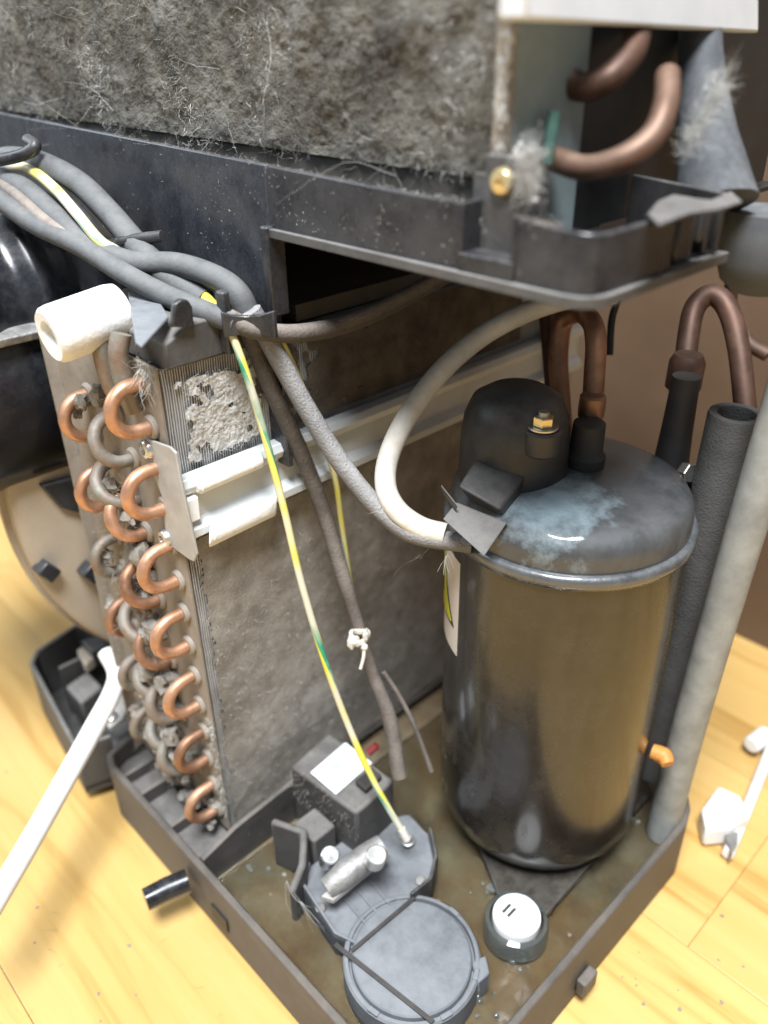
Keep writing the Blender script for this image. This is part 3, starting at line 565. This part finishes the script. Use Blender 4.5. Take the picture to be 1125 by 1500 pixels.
for k in range(2):
    G().slab([(-0.366 + 0.02 * k, 0.0555, 0.04), (-0.352 + 0.02 * k, 0.0555, 0.04), (-0.354 + 0.02 * k, 0.0555, 0.085), (-0.364 + 0.02 * k, 0.0555, 0.085)], (0, -0.004, 0)).build('latch', 'black_plastic', TB, bevel=0.001)
CL = thing('cable_clamp', (-0.3086,0.0215,0.0500), 'grey metal cable clamp with a screw at the terminal box', 'clamp')
G().slab([(-0.3058,0.0139,0.0560), (-0.3192,0.0340,0.0560), (-0.3080,0.0359,0.0560), (-0.2963,0.0234,0.0560), (-0.2947,0.0129,0.0560)], (0, 0, -0.003)).build('strap', 'galvanised', CL, bevel=0.0008)
c = V((-0.3015,0.0177,0.0575)); G().lathe([(0.0045, -0.001), (0.0045, 0.001), (0.003, 0.0022), (0, 0.0024)], c, (0, 0, 1), 18).build('screw', 'steel', CL)
mc = G().tube([(-0.3031,0.0251,0.1066), (-0.2886,0.0230,0.1001), (-0.2758,0.0130,0.0981), (-0.2642,-0.0048,0.0924), (-0.2459,-0.0370,0.0813), (-0.2277,-0.0660,0.0740), (-0.1990,-0.1059,0.0705)], [0.0052, 0.0054, 0.0056, 0.0060, 0.0058, 0.0058, 0.0058], 16).build('mains_cable', 'white_cable')
tag(mc, 'white round mains cable running from the terminal box across the floor', 'cable')

# ================================================================ compressor
cx, cy = -0.0771, 0.1762
CP = thing('compressor', (cx, cy, 0.02), 'glossy black cylindrical compressor standing in the base pan', 'compressor')
G().lathe([(0, 0.032), (0.034, 0.033), (0.047, 0.036), (0.054, 0.042), (0.0575, 0.052), (0.058, 0.06), (0.058, 0.228), (0.0582, 0.2335)], (cx, cy, 0), seg=96).build('shell', 'shell_paint', CP, ang=60)
G().lathe([(0.0575, 0.2328), (0.0596, 0.2335), (0.0604, 0.236), (0.0602, 0.2385), (0.0592, 0.240), (0.0572, 0.2403)], (cx, cy, 0), seg=96).build('weld_seam', 'seam_paint', CP, ang=60)
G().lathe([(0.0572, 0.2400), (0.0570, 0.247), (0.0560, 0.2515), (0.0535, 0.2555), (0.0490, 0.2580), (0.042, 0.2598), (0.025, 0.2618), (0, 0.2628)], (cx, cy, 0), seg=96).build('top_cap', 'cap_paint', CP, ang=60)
G().slab([(cx + 0.075 * math.cos(a) , cy + 0.075 * math.sin(a), 0.0275) for a in (-1.15, -0.85, 0.9, 1.2, 2.9, 3.2)], (0, 0, 0.004)).build('foot_plate', 'shell_paint', CP, bevel=0.001)
for a, m in ((-1.0, 'rubber'), (1.05, 'rubber'), (3.05, 'rubber')):
    G().lathe([(0.010, 0), (0.011, 0.004), (0.009, 0.008), (0.011, 0.012), (0.010, 0.0165)], (cx + 0.066 * math.cos(a), cy + 0.066 * math.sin(a), 0.0115 + 0.002), seg=20).build('rubber_foot', m, CP)
# discharge pipe: up from the cap, over and down behind
G().lathe([(0.0095, -0.002), (0.0095, 0.004), (0.0078, 0.006), (0.0074, 0.020), (0.006, 0.021)], [(-0.0756,0.1831,0.2636), (-0.0754,0.1830,0.2633)][0], (0.02, 0, 1), 24).build('pipe_sleeve', 'rubber', CP)
G().tube([(-0.0772,0.1852,0.2681), (-0.0795,0.1899,0.2764), (-0.0827,0.1959,0.2876), (-0.0867,0.2010,0.3005), (-0.0903,0.2053,0.3119), (-0.0970,0.2111,0.3193), (-0.1095,0.2191,0.3203), (-0.1203,0.2219,0.3133), (-0.1194,0.2187,0.2964), (-0.1118,0.2140,0.2736), (-0.1003,0.2080,0.2403)], 0.0050, 18).build('discharge_pipe', 'brown_copper', CP)
G().lathe([(0.0051, 0), (0.0061, 0.001), (0.0063, 0.005), (0.0061, 0.011), (0.0051, 0.012)], (-0.0809,0.1927,0.2814), (0.01, 0, 1), 20).build('pipe_joint', 'brown_copper', CP)
# terminal cover
tc_ = thing('terminal_cover', (-0.105, 0.155, 0.25), 'black plastic terminal cover bolted on the compressor top', 'cover')
G().lathe([(0.0255, 0.250), (0.0258, 0.262), (0.0252, 0.278), (0.0240, 0.288), (0.0205, 0.296), (0.0135, 0.3005), (0.005, 0.302), (0, 0.302)], (-0.0995, 0.1595, 0), (0, 0, 1), 40).build('dome', 'black_plastic', tc_, ang=60)
qd = [(-0.1029,0.1362,0.2737), (-0.0810,0.1471,0.2713), (-0.0763,0.1209,0.2622), (-0.0950,0.1143,0.2697)]
G().slab(qd, V((-0.006, 0.020, -0.022))).build('snout', 'black_plastic', tc_, bevel=0.0015)
fq = [(-0.0963,0.1153,0.2606), (-0.0724,0.1211,0.2576), (-0.0699,0.1036,0.2498), (-0.0932,0.1034,0.2585)]
G().slab(fq, V((-0.0004, 0.0012, -0.0006))).build('flap', 'dusty_black', tc_, bevel=0.0003)
G().slab([(-0.1011,0.1105,0.2688), (-0.0902,0.1091,0.2635), (-0.0916,0.1100,0.2605), (-0.1014,0.1127,0.2638)], (-0.0006, 0.001, 0)).build('flap', 'dusty_black', tc_)
nb = V((-0.0787,0.1509,0.2908))
G().cyl(nb + V((0, 0, -0.012)), nb + V((0, 0, -0.0005)), 0.0085, 24, 0.001).build('bolt_boss', 'black_plastic', tc_)
G().cyl(nb, nb + V((0.0, 0, 0.0010)), 0.0068, 24, 0.0002).build('washer', 'steel', tc_)
G().cyl(nb + V((0, 0, 0.0011)), nb + V((0, 0, 0.0052)), 0.0046, 6, 0.0003).build('nut', 'brass', tc_, smooth=False)
G().cyl(nb + V((0, 0, 0.0052)), nb + V((0, 0, 0.0075)), 0.0024, 12).build('stud', 'steel_dull', tc_)
# warning sticker
ws = thing('warning_sticker', (cx - 0.05, cy - 0.03, 0.2), 'white warning sticker with yellow triangle on the compressor side', 'sticker')
def curved(pts, r, n=10):
    g = G(); (a0, a1) = pts
    for i in range(n + 1):
        t = i / n; lo = a0[0] + (a1[0] - a0[0]) * t; zb = a0[1] + (a1[1] - a0[1]) * t; zt = a0[2] + (a1[2] - a0[2]) * t; a = math.radians(lo)
        for rr in (r, r + 0.0002): g.v += [(cx + rr * math.cos(a), cy + rr * math.sin(a), zb), (cx + rr * math.cos(a), cy + rr * math.sin(a), zt)]
    for i in range(n):
        b = 4 * i; g.f += [(b + 2, b + 6, b + 7, b + 3), (b + 4, b, b + 1, b + 5), (b + 3, b + 7, b + 5, b + 1), (b, b + 4, b + 6, b + 2)]
    g.f += [(0, 2, 3, 1), (4 * n + 1, 4 * n + 3, 4 * n + 2, 4 * n)]
    return g
curved(((-162, 0.168, 0.224), (-111, 0.168, 0.224)), 0.0581).build('sticker_sheet', 'sticker_white', ws, smooth=False)
curved(((-138, 0.183, 0.2195), (-115, 0.183, 0.1832)), 0.05835).build('triangle_border', 'ink', ws, smooth=False)
curved(((-161, 0.183, 0.1832), (-138, 0.183, 0.2195)), 0.05835).build('triangle_border', 'ink', ws, smooth=False)
curved(((-138, 0.185, 0.2155), (-118, 0.185, 0.1852)), 0.0586).build('triangle_fill', 'sticker_yellow', ws, smooth=False)
curved(((-158, 0.185, 0.1852), (-138, 0.185, 0.2155)), 0.0586).build('triangle_fill', 'sticker_yellow', ws, smooth=False)
curved(((-140, 0.190, 0.207), (-134, 0.193, 0.201)), 0.0589, 4).build('symbol', 'ink', ws, smooth=False)

# suction accumulator with its copper loop
AC = thing('suction_accumulator', (-0.06, 0.24, 0.12), 'black accumulator with copper loop pipe behind the compressor', 'accumulator')
ab = V((-0.0586,0.2379,0.2598))
G().lathe([(0, -0.14), (0.016, -0.135), (0.019, -0.12), (0.019, -0.034), (0.0165, -0.024), (0.0105, -0.016), (0.0085, -0.008), (0.0075, 0.010), (0.0066, 0.036), (0.0, 0.036)], ab, (0, 0, 1), 32).build('canister', 'rubber', AC)
G().tube([(-0.0637,0.2476,0.2775), (-0.0682,0.2555,0.2905), (-0.0735,0.2639,0.3050), (-0.0770,0.2729,0.3181), (-0.0721,0.2782,0.3242), (-0.0623,0.2776,0.3193), (-0.0503,0.2715,0.3032), (-0.0365,0.2611,0.2778)], 0.0054, 18).build('loop_pipe', 'dark_copper', AC)
G().lathe([(0.0066, 0), (0.0088, 0.002), (0.0088, 0.015), (0.0068, 0.019)], (-0.0656,0.2507,0.2827), (0.01, 0, 1), 20).build('pipe_joint', 'dark_copper', AC)
G().cyl((-0.0477,0.2289,0.2516), (-0.0429,0.2278,0.2523), 0.005, 6, 0.0004).build('bolt', 'steel', AC, smooth=False)
# foam-insulated pipes
F1 = thing('insulated_pipe', (-0.033, 0.235, 0.05), 'dark foam-insulated pipe with open top beside the compressor', 'pipe', 'foam insulated pipes')
fc = V((-0.0340, 0.2360, 0.05))
G().lathe([(0.0128, 0), (0.0128, 0.234), (0.0124, 0.2355), (0.0088, 0.2355), (0.0084, 0.234), (0.0084, 0.18)], fc, (0.015, 0, 1), 32).build('foam_jacket', 'foam_dark', F1)
F2 = thing('insulated_pipe', (0.001, 0.206, 0.05), 'light grey foam-insulated pipe at the right corner of the base pan', 'pipe', 'foam insulated pipes')
G().tube([(-0.0125, 0.2150, 0.0275), (-0.0118, 0.2155, 0.10), (-0.0100, 0.2160, 0.17), (-0.0075, 0.2165, 0.24), (-0.0050, 0.2170, 0.30), (-0.003, 0.218, 0.345)], 0.0088, 28).build('foam_jacket', 'foam_grey', F2)
st = G().tube([(-0.0200,0.1945,0.1053), (-0.0138,0.1957,0.1050), (-0.0099,0.1935,0.1035)], [0.004, 0.005, 0.0035], 12).build('pipe_stub', 'orange_rubber'); tag(st, 'small orange pipe stub between compressor and grey insulated pipe', 'pipe stub')
# copper lines rising behind the terminal cover
p_ = G().tube([(-0.1441,0.2375,0.3195), (-0.1306,0.2278,0.2913), (-0.1129,0.2145,0.2537)], 0.0042, 14).build('copper_line', 'dark_copper'); tag(p_, 'thin dark copper line rising behind the black terminal cover', 'pipe')
p_ = G().tube([(-0.1135,0.2598,0.3179), (-0.1142,0.2577,0.3065), (-0.1111,0.2547,0.2892)], 0.002, 10).build('capillary_tube', 'rubber'); tag(p_, 'thin black tube hanging under the tray corner before the brown wall', 'tube')
p_ = G().tube([(-0.0555,0.3258,0.2846), (-0.0679,0.3254,0.2895), (-0.0833,0.3303,0.3046), (-0.0866,0.3336,0.3224)], 0.004, 12).build('hanging_tube', 'dark_copper'); tag(p_, 'dark copper tube curving at the right edge behind the loop pipe', 'pipe')

# ================================================================ cables
def cable(name, pts, r, m, label, cat='cable', grp=None, seg=14):
    o = G().tube(pts, r, seg, 7).build(name, m); return tag(o, label, cat, grp)
cable('grey_cable', [(-0.3672,0.0504,0.3842), (-0.3550,0.0567,0.3866), (-0.3277,0.0596,0.3859), (-0.2963,0.0620,0.3797), (-0.2710,0.0626,0.3688), (-0.2480,0.0613,0.3586), (-0.2257,0.0612,0.3488), (-0.2033,0.0665,0.3392)], 0.0058, 'cable_grey', 'thick grey cable arching highest along the black panel')
cable('grey_cable', [(-0.3551,0.0443,0.3819), (-0.3235,0.0469,0.3756), (-0.2937,0.0460,0.3674), (-0.2669,0.0463,0.3583), (-0.2400,0.0530,0.3528), (-0.2174,0.0637,0.3534), (-0.1971,0.0703,0.3500), (-0.1846,0.0721,0.3446), (-0.1810,0.0740,0.3343)], 0.0052, 'cable_grey', 'grey cable in the middle of the bundle entering the hook arm')
cable('grey_cable', [(-0.3289,0.0320,0.3746), (-0.2990,0.0375,0.3639), (-0.2643,0.0431,0.3574), (-0.2302,0.0468,0.3492), (-0.2072,0.0524,0.3432), (-0.1897,0.0576,0.3396), (-0.1780,0.0645,0.3353)], 0.0047, 'cable_grey', 'lowest grey cable of the bundle crossing above the white sleeve')
cable('dark_cable', [(-0.3482,0.0408,0.3790), (-0.3183,0.0412,0.3724), (-0.2879,0.0409,0.3642), (-0.2537,0.0473,0.3552)], 0.0035, 'cable_dark', 'thin dark cable tucked between the grey cables at upper left')
cable('earth_wire', [(-0.3500,0.0490,0.3851), (-0.3285,0.0534,0.3836), (-0.3024,0.0524,0.3777), (-0.2756,0.0488,0.3701), (-0.2535,0.0482,0.3599), (-0.2487,0.0580,0.3536), (-0.2246,0.0635,0.3462), (-0.2078,0.0665,0.3429), (-0.1922,0.0643,0.3389), (-0.1806,0.0628,0.3345)], 0.0026, 'earth', 'yellow and green earth wire lying between the grey cables', 'wire')
cable('earth_wire', [(-0.1802,0.0622,0.3353), (-0.1734,0.0640,0.3151), (-0.1689,0.0671,0.2876), (-0.1616,0.0691,0.2511), (-0.1535,0.0698,0.2123), (-0.1429,0.0725,0.1685), (-0.1318,0.0768,0.1282), (-0.1159,0.0805,0.0930), (-0.0986,0.0858,0.0621)], 0.0018, 'earth', 'yellow and green wire hanging freely in front down to the pump', 'wire', None, 10)
cable('earth_wire', [(-0.1738,0.0791,0.3335), (-0.1720,0.0856,0.3191), (-0.1742,0.0977,0.2906), (-0.1719,0.1087,0.2512), (-0.1698,0.1107,0.2213), (-0.1638,0.1102,0.1834), (-0.1578,0.1108,0.1610)], 0.0015, 'earth', 'thin yellow wire hidden behind the braided cable', 'wire', None, 10)
cable('dark_cable', [(-0.1836,0.0711,0.3362), (-0.1815,0.0752,0.3226), (-0.1798,0.0819,0.2987), (-0.1759,0.0921,0.2663), (-0.1680,0.0979,0.2336), (-0.1550,0.0982,0.1982), (-0.1501,0.1008,0.1753), (-0.1396,0.1018,0.1437), (-0.1271,0.1025,0.1171), (-0.1145,0.0971,0.0872)], [0.0040, 0.0041, 0.0041, 0.0042, 0.0040, 0.0039, 0.0034, 0.0036, 0.0042, 0.0042], 'cable_dark', 'dusty brown cable hanging between yellow wire and braided cable, tied with a white knot')
cable('braided_cable', [(-0.1753,0.0712,0.3399), (-0.1727,0.0759,0.3284), (-0.1690,0.0809,0.3139), (-0.1591,0.0865,0.2924), (-0.1451,0.0922,0.2699), (-0.1289,0.0978,0.2525), (-0.1117,0.1040,0.2425), (-0.0879,0.1178,0.2414)], 0.0045, 'braid', 'grey braided cable sweeping down from hook to compressor terminal')
cable('dark_cable', [(-0.1808,0.0633,0.3373), (-0.1726,0.0708,0.3321), (-0.1660,0.0893,0.3280), (-0.1631,0.1187,0.3274), (-0.1625,0.1536,0.3323), (-0.1594,0.1890,0.3406)], 0.0041, 'cable_dark', 'dusty dark cable looping from the hook into the dark opening')
cable('ivory_cable', [(-0.1001,0.2327,0.3287), (-0.1155,0.2067,0.3271), (-0.1287,0.1771,0.3183), (-0.1357,0.1515,0.3046), (-0.1374,0.1288,0.2878), (-0.1347,0.1121,0.2726), (-0.1281,0.1029,0.2615), (-0.1192,0.1015,0.2528), (-0.1092,0.1063,0.2462), (-0.0992,0.1120,0.2444)], 0.0050, 'ivory_cable', 'ivory cable looping from under the tray to the compressor terminal')
cable('dull_wire', [(-0.1420,0.1126,0.1355), (-0.1334,0.1162,0.1212), (-0.1231,0.1183,0.1031), (-0.1109,0.1192,0.0771)], 0.0014, 'cable_dark', 'short dull dusty wire low behind the tied brown cable', 'wire', None, 10)
KT = thing('cable_tie', (-0.1447,0.0974,0.1645), 'pale cable tie knotted on the hanging brown cable', 'cable tie')
g = G()
for k in range(2): g.tube([V((-0.1402,0.0945,0.1723)) + V((0.0045 * math.cos(a), 0.0045 * math.sin(a), 0.001 * k + 0.0012 * math.sin(a * 2))) for a in [6.2832 * i / 10 for i in range(11)]], 0.0011, 8)
g.build('loop', 'ivory_cable', KT)
g = G(); g.ball((-0.1389,0.0886,0.1728), 0.0032, 8, 0.5); g.ball((-0.1356,0.0946,0.1757), 0.0026, 8, 0.5, (0.7, 0.7, 1.5)); g.ball((-0.1344,0.0924,0.1697), 0.0018, 8, 0.4); g.build('knot', 'ivory_cable', KT)
G().tube([(-0.1344,0.0924,0.1697), (-0.1334,0.0903,0.1639), (-0.1331,0.0879,0.1588)], 0.0009, 8).build('tail', 'ivory_cable', KT)

# ================================================================ pump and its covers
PB = thing('pump_motor', (-0.15, 0.085, 0.02), 'black pump motor block with white paper label on top', 'pump motor')
G().slab([(-0.1733,0.0663,0.0740), (-0.1777,0.0999,0.0740), (-0.1234,0.1021,0.0740), (-0.1214,0.0708,0.0740)], (0, 0, -0.045)).build('block', 'dusty_black', PB, bevel=0.002)
G().slab([(-0.1604,0.0710,0.0748), (-0.1635,0.1005,0.0748), (-0.1407,0.1009,0.0748), (-0.1384,0.0710,0.0748)], (0, 0, 0.0003)).build('paper_label', 'paper', PB, smooth=False)
G().slab([(-0.1563,0.0804,0.0752), (-0.1558,0.0874,0.0752), (-0.1502,0.0871,0.0752), (-0.1507,0.0802,0.0752)], (0, 0, 0.0001)).build('label_print', 'ink_grey', PB, smooth=False)
G().slab([(-0.1361,0.0832,0.0745), (-0.1365,0.0969,0.0745), (-0.1280,0.0969,0.0745), (-0.1268,0.0830,0.0745)], (0, 0, 0.004)).build('terminal', 'rubber', PB, bevel=0.001)
G().cyl((-0.1459,0.1032,0.0780), (-0.1429,0.1070,0.0830), 0.0024, 12).build('connector', 'red_plastic', PB)
g = G()
for i in range(450):
    t = random.random(); p = V((-0.1751,0.0674,0.0700)) * (1 - t) + V((-0.1229,0.0720,0.0700)) * t
    g.fibre(p + V((0, 0, random.uniform(-0.02, 0.004))), (random.gauss(0.2, .6), random.gauss(-.6, .5), random.gauss(-.6, .6)), random.uniform(0.001, 0.005), 0.00016, 0.7)
o = g.build('lint_fringe', 'lint', PB, smooth=False); o['kind'] = 'stuff'
PC = thing('pump_cover', (-0.08, 0.06, 0.02), 'grey dusty pump cover with a round lid at the pan front', 'pump cover')
body = [(-0.1289,0.0350,0.0400), (-0.1349,0.0457,0.0400), (-0.1348,0.0700,0.0400), (-0.1298,0.0979,0.0400), (-0.1205,0.1114,0.0400), (-0.1026,0.1089,0.0400), (-0.0881,0.0979,0.0400), (-0.0804,0.0852,0.0400), (-0.0814,0.0714,0.0400), (-0.0834,0.0337,0.0400), (-0.0941,0.0292,0.0400)]
G().slab(body, (0, 0, -0.018)).build('plate', 'grey_plastic', PC, bevel=0.001)
cyc = sum((V(p) for p in body), V((0, 0, 0))) / len(body)
G().wall([(p[0], p[1]) for p in body[5:9]], 0.020, 0.0465, 0.0018).build('edge_lip', 'black_plastic', PC, bevel=0.0005)
G().wall([(body[i][0], body[i][1]) for i in (1, 0, 10, 9)], 0.020, [0.045, 0.0445, 0.043, 0.0415], 0.0016).build('edge_lip', 'grey_plastic', PC, bevel=0.0005)
lc_ = V((-0.0587,0.0496,0.0400)); 
G().lathe([(0.0345, -0.018), (0.0345, 0.0), (0.0335, 0.0012), (0.0318, 0.0012), (0.0314, -0.0015), (0.0305, -0.0018), (0.0300, 0.0010), (0.0292, 0.0018), (0, 0.0024)], lc_, (0, 0, 1), 64).build('round_lid', 'grey_plastic', PC, ang=30)
G().slab([(-0.0893,0.0243,0.0428), (-0.0894,0.0267,0.0428), (-0.0288,0.0343,0.0428), (-0.0289,0.0320,0.0428)], (0, 0, 0.0005)).build('lid_bar', 'rubber', PC, smooth=False)
G().slab([(-0.0817,0.0290,0.0432), (-0.0797,0.0291,0.0432), (-0.0779,0.0724,0.0432), (-0.0800,0.0726,0.0432)], (0, 0, 0.0005)).build('lid_bar', 'rubber', PC, smooth=False)
G().slab([(-0.0361,0.0687,0.0410), (-0.0331,0.0767,0.0410), (-0.0257,0.0709,0.0410), (-0.0267,0.0628,0.0410)], (0, 0, -0.018)).build('lid_tab', 'grey_plastic', PC, bevel=0.001)
# steel clamp with bolts
SC = thing('pump_clamp', (-0.115, 0.05, 0.05), 'shiny steel clamp and bolts on the grey pump cover', 'clamp')
G().tube([(-0.1074,0.0363,0.0581), (-0.1056,0.0476,0.0611), (-0.1041,0.0609,0.0632), (-0.1020,0.0715,0.0653)], [0.0055, 0.0068, 0.0068, 0.0058], 18, 4).build('barrel', 'steel_dull', SC)
G().cyl((-0.0962,0.0600,0.0682), (-0.0936,0.0597,0.0765), 0.0055, 20, 0.0006).build('bolt_head', 'steel', SC)
G().cyl((-0.1203,0.0482,0.0563), (-0.1164,0.0474,0.0664), 0.0050, 20, 0.0006).build('bolt_head', 'steel', SC)
G().slab([(-0.1077,0.0326,0.0560), (-0.1014,0.0356,0.0560), (-0.1004,0.0759,0.0560), (-0.1083,0.0753,0.0560)], (0, 0, -0.004)).build('strap', 'galvanised', SC, bevel=0.0008)
g = G(); g.wall([(-0.160, 0.040), (-0.140, 0.046), (-0.130, 0.036), (-0.126, 0.025)], 0.011, [0.060, 0.064, 0.058, 0.050], 0.004)
g.bx(-0.152, -0.134, 0.050, 0.066, 0.012, 0.058); pbk = thing('pump_bracket', (-0.145, 0.045, 0.011), 'jagged black plastic bracket between coil foot and pump cover', 'bracket')
g.build('bracket_body', 'dusty_black', pbk, bevel=0.0015)
# capped stud next to the compressor
WC = thing('capped_stud', (-0.029, 0.093, 0.011), 'white round cap in a clear collar between pump lid and compressor', 'cap')
wc = V((-0.0355,0.1046,0.0410))
G().lathe([(0.0172, -0.018), (0.0172, -0.007), (0.0162, -0.003), (0.0140, -0.002), (0.0137, -0.017)], wc, (0, 0, 1), 40).build('collar', 'clear', WC)
G().cyl(wc + V((0, 0, -0.018)), wc + V((0, 0, -0.005)), 0.0095, 28).build('post', 'rubber', WC)
G().lathe([(0.0122, -0.007), (0.0128, -0.004), (0.0124, 0.0), (0.0100, 0.0012), (0, 0.0014)], wc, (0, 0, 1), 40).build('cap', 'white_plastic', WC)
for dx in (-0.0055, -0.0022):
    G().slab([wc + V((dx - 0.0007 + 0.001, -0.005 + dy, 0.00142)) for dy in (0,)] and [tuple(wc + V((dx + a, b, 0.0015))) for a, b in ((-0.0008, -0.005), (0.0008, -0.005), (0.0008, 0.0015), (-0.0008, 0.0015))], (0, 0, 0.0002)).build('slot', 'rubber', WC, smooth=False)

# ================================================================ loose things on the floor at right
WP = thing('white_plug', (0.0039,0.2736,0.0000), 'white plastic plug lying on the wooden floor by the pan corner', 'plug')
G().slab([(-0.0068,0.2568,0.0180), (-0.0085,0.2819,0.0180), (0.0054,0.2842,0.0180), (0.0165,0.2729,0.0180), (0.0121,0.2563,0.0180), (0.0026,0.2446,0.0180)], (0, 0, -0.016)).build('plug_body', 'white_plastic', WP, bevel=0.002)
G().cyl((-0.0106,0.3362,0.0120), (-0.0080,0.3541,0.0120), 0.006, 16, 0.001).build('plug_end', 'white_plastic', WP)
G().slab([(0.0107,0.2546,0.0120), (0.0157,0.2624,0.0120), (0.0192,0.2533,0.0120), (0.0199,0.2445,0.0120)], (0, 0, -0.010)).build('plug_pin', 'steel_dull', WP)
ct = G().tube([(0.0174,0.2470,0.0060), (0.0114,0.2817,0.0060), (0.0047,0.3182,0.0060), (-0.0050,0.3702,0.0060)], 0.0036, 12).build('power_lead', 'white_cable'); tag(ct, 'thin white lead lying on the floor at the right edge', 'lead')
tcn = G()
field(tcn, (-0.03, 0.40, 0.33), (0.16, -0.05, 0), (0, 0, 0.10), (0, -1, 0), 60, 40, lambda p, u, v: 0.006 * math.sin(38 * u + 14 * v) + 0.006 * nz(p, 40, 3))
tcl = tcn.build('tan_cloth', 'tan_cloth'); tag(tcl, 'tan creased cloth hanging behind the duct at the right edge', 'cloth')
b_ = tcl.modifiers.new('thickness', 'SOLIDIFY'); b_.thickness = 0.002

# ================================================================ fine dirt: specks, sludge, droplets
g = G()
for i in range(900):
    x = random.uniform(-0.23, -0.04) if random.random() < 0.8 else random.uniform(-0.35, -0.2); z = random.uniform(ZB + 0.002, rimz(x) - 0.0006) if x > -0.176 else random.uniform(0.35, rimz(x))
    if s0[0] - 0.002 < x < s1[0] + 0.002: continue
    if random.random() > 0.45 + 0.8 * noise.noise(V((x * 60, z * 60, 2))) : continue
    g.fibre((x, YT - 0.0003, z), (random.gauss(0, 1), -0.08, random.gauss(0, 1)), random.uniform(0.0004, 0.0013), random.uniform(0.00006, 0.00017), 0.5, 2)
for i in range(500):
    x = random.uniform(-0.30, s0[0]); g.fibre((x, YT + random.uniform(0, 0.003), rimz(x)), (random.gauss(0, 1), random.gauss(-.3, .6), random.gauss(.2, .5)), random.uniform(0.0006, 0.003), 0.00008, 0.6)
for i in range(260):
    x = random.uniform(s1[0], -0.035); g.fibre((x, YT + random.uniform(0, 0.003), 0.3905), (random.gauss(0, 1), random.gauss(-.3, .6), random.gauss(.2, .5)), random.uniform(0.0006, 0.003), 0.0001, 0.6)
o = g.build('lint_specks', 'lint', UT, smooth=False); o['kind'] = 'stuff'
g = G()
for i in range(22):
    g.ball((random.uniform(-0.165, -0.01), random.uniform(0.008, 0.13), 0.0272), random.uniform(0.0004, 0.0013), 5, 0.8, (1, 1, 0.3))
o = g.build('floating_dirt', 'lint', BP); o['kind'] = 'stuff'
g = G()
for c, n, sp in (((-0.0265,0.0962,0.0280), 9, 0.005), ((-0.0263,0.0632,0.0280), 8, 0.006), ((-0.1640,0.0300,0.0300), 5, 0.004), ((-0.0253,0.1970,0.0500), 4, 0.003), ((-0.0382,0.1354,0.0300), 8, 0.008), ((-0.0608,0.1126,0.0300), 6, 0.003)):
    for i in range(n): g.ball(V(c) + V((random.gauss(0, sp), random.gauss(0, sp), 0)), random.uniform(0.0006, 0.0018), 8, 0, (1, 1, 0.7))
o = g.build('water_drops', 'clear', BP); o['kind'] = 'stuff'
g = G()
for p, d, l in (((-0.1212,0.1187,0.2201), (0.1, 0, -1), 0.02), ((-0.0953,0.1093,0.2364), (0, 0, -1), 0.01), ((-0.1171,0.0901,0.2605), (-.2, 0, -1), 0.008), ((-0.1177,0.0265,0.0473), (0.3, 0, -1), 0.02), ((-0.1265,0.0252,0.0567), (0.3, -.3, -1), 0.03)):
    for k in range(5): g.fibre(V(p), V(d) + V((random.gauss(0, .3), random.gauss(0, .3), 0)), l, 0.00012, 0.4, 8)
o = g.build('loose_hair', 'fibre', smooth=False); o['kind'] = 'stuff'; tag(o, 'few loose pale hairs hanging from the cables and pump', 'hair')

for px in ((-0.1108,0.0342,0.0408), (-0.1133,0.0973,0.0408), (-0.0851,0.0832,0.0408)):
    G().lathe([(0.0030, -0.001), (0.0030, 0.0006), (0.0022, 0.0014), (0, 0.0015)], px, (0, 0, 1), 14).build('screw', 'steel_dull', PC)
for a in (0.5, 1.6, 2.7, 3.8, 4.9, 6.0):
    c = lc_ + V((0.0328 * math.cos(a), 0.0328 * math.sin(a), 0.0004)); G().box(c, (0.006, 0.0026, 0.003), Matrix.Rotation(a + 1.57, 3, 'Z')).build('lid_lug', 'grey_plastic', PC, bevel=0.0004)
for k in range(3):
    a = V((-0.0969,0.0460,0.0403)) * (1 - k / 3) + V((-0.0971,0.0715,0.0403)) * (k / 3); G().box(a, (0.020, 0.0014, 0.0016), Matrix.Rotation(-0.1, 3, 'Z')).build('rib', 'grey_plastic', PC, bevel=0.0003)
lug = thing('ring_terminal', (-0.1047,0.0919,0.0500), 'small metal ring terminal at the end of the long yellow wire', 'terminal')
G().tube([V((-0.1064,0.0953,0.0430)) + V((0.0032 * math.cos(a), 0.0032 * math.sin(a), 0)) for a in [6.2832 * i / 12 for i in range(13)]], 0.0009, 8).build('ring', 'steel', lug)
G().tube([(-0.1011,0.0851,0.0672), (-0.0989,0.0855,0.0632), (-0.0976,0.0858,0.0608)], 0.0023, 10).build('crimp', 'ivory_cable', lug)

g = G()
for i in range(46):
    x, y = random.choice(((random.uniform(-0.42, -0.1), random.uniform(-0.12, -0.012)), (random.uniform(0.01, 0.06), random.uniform(0.03, 0.22))))
    g.ball((x, y, 0.0004), random.uniform(0.0004, 0.0011), 5, 0.9, (1, 1, 0.5))
for i in range(30): g.fibre((random.uniform(-0.4, -0.1), random.uniform(-0.12, -0.012), 0.0006), (random.gauss(0, 1), random.gauss(0, 1), 0.02), random.uniform(0.003, 0.010), 0.00012, 0.3, 5)
o = g.build('floor_dust', 'lint'); o['kind'] = 'stuff'; tag(o, 'scattered crumbs of lint and dust on the wooden floor', 'dust')
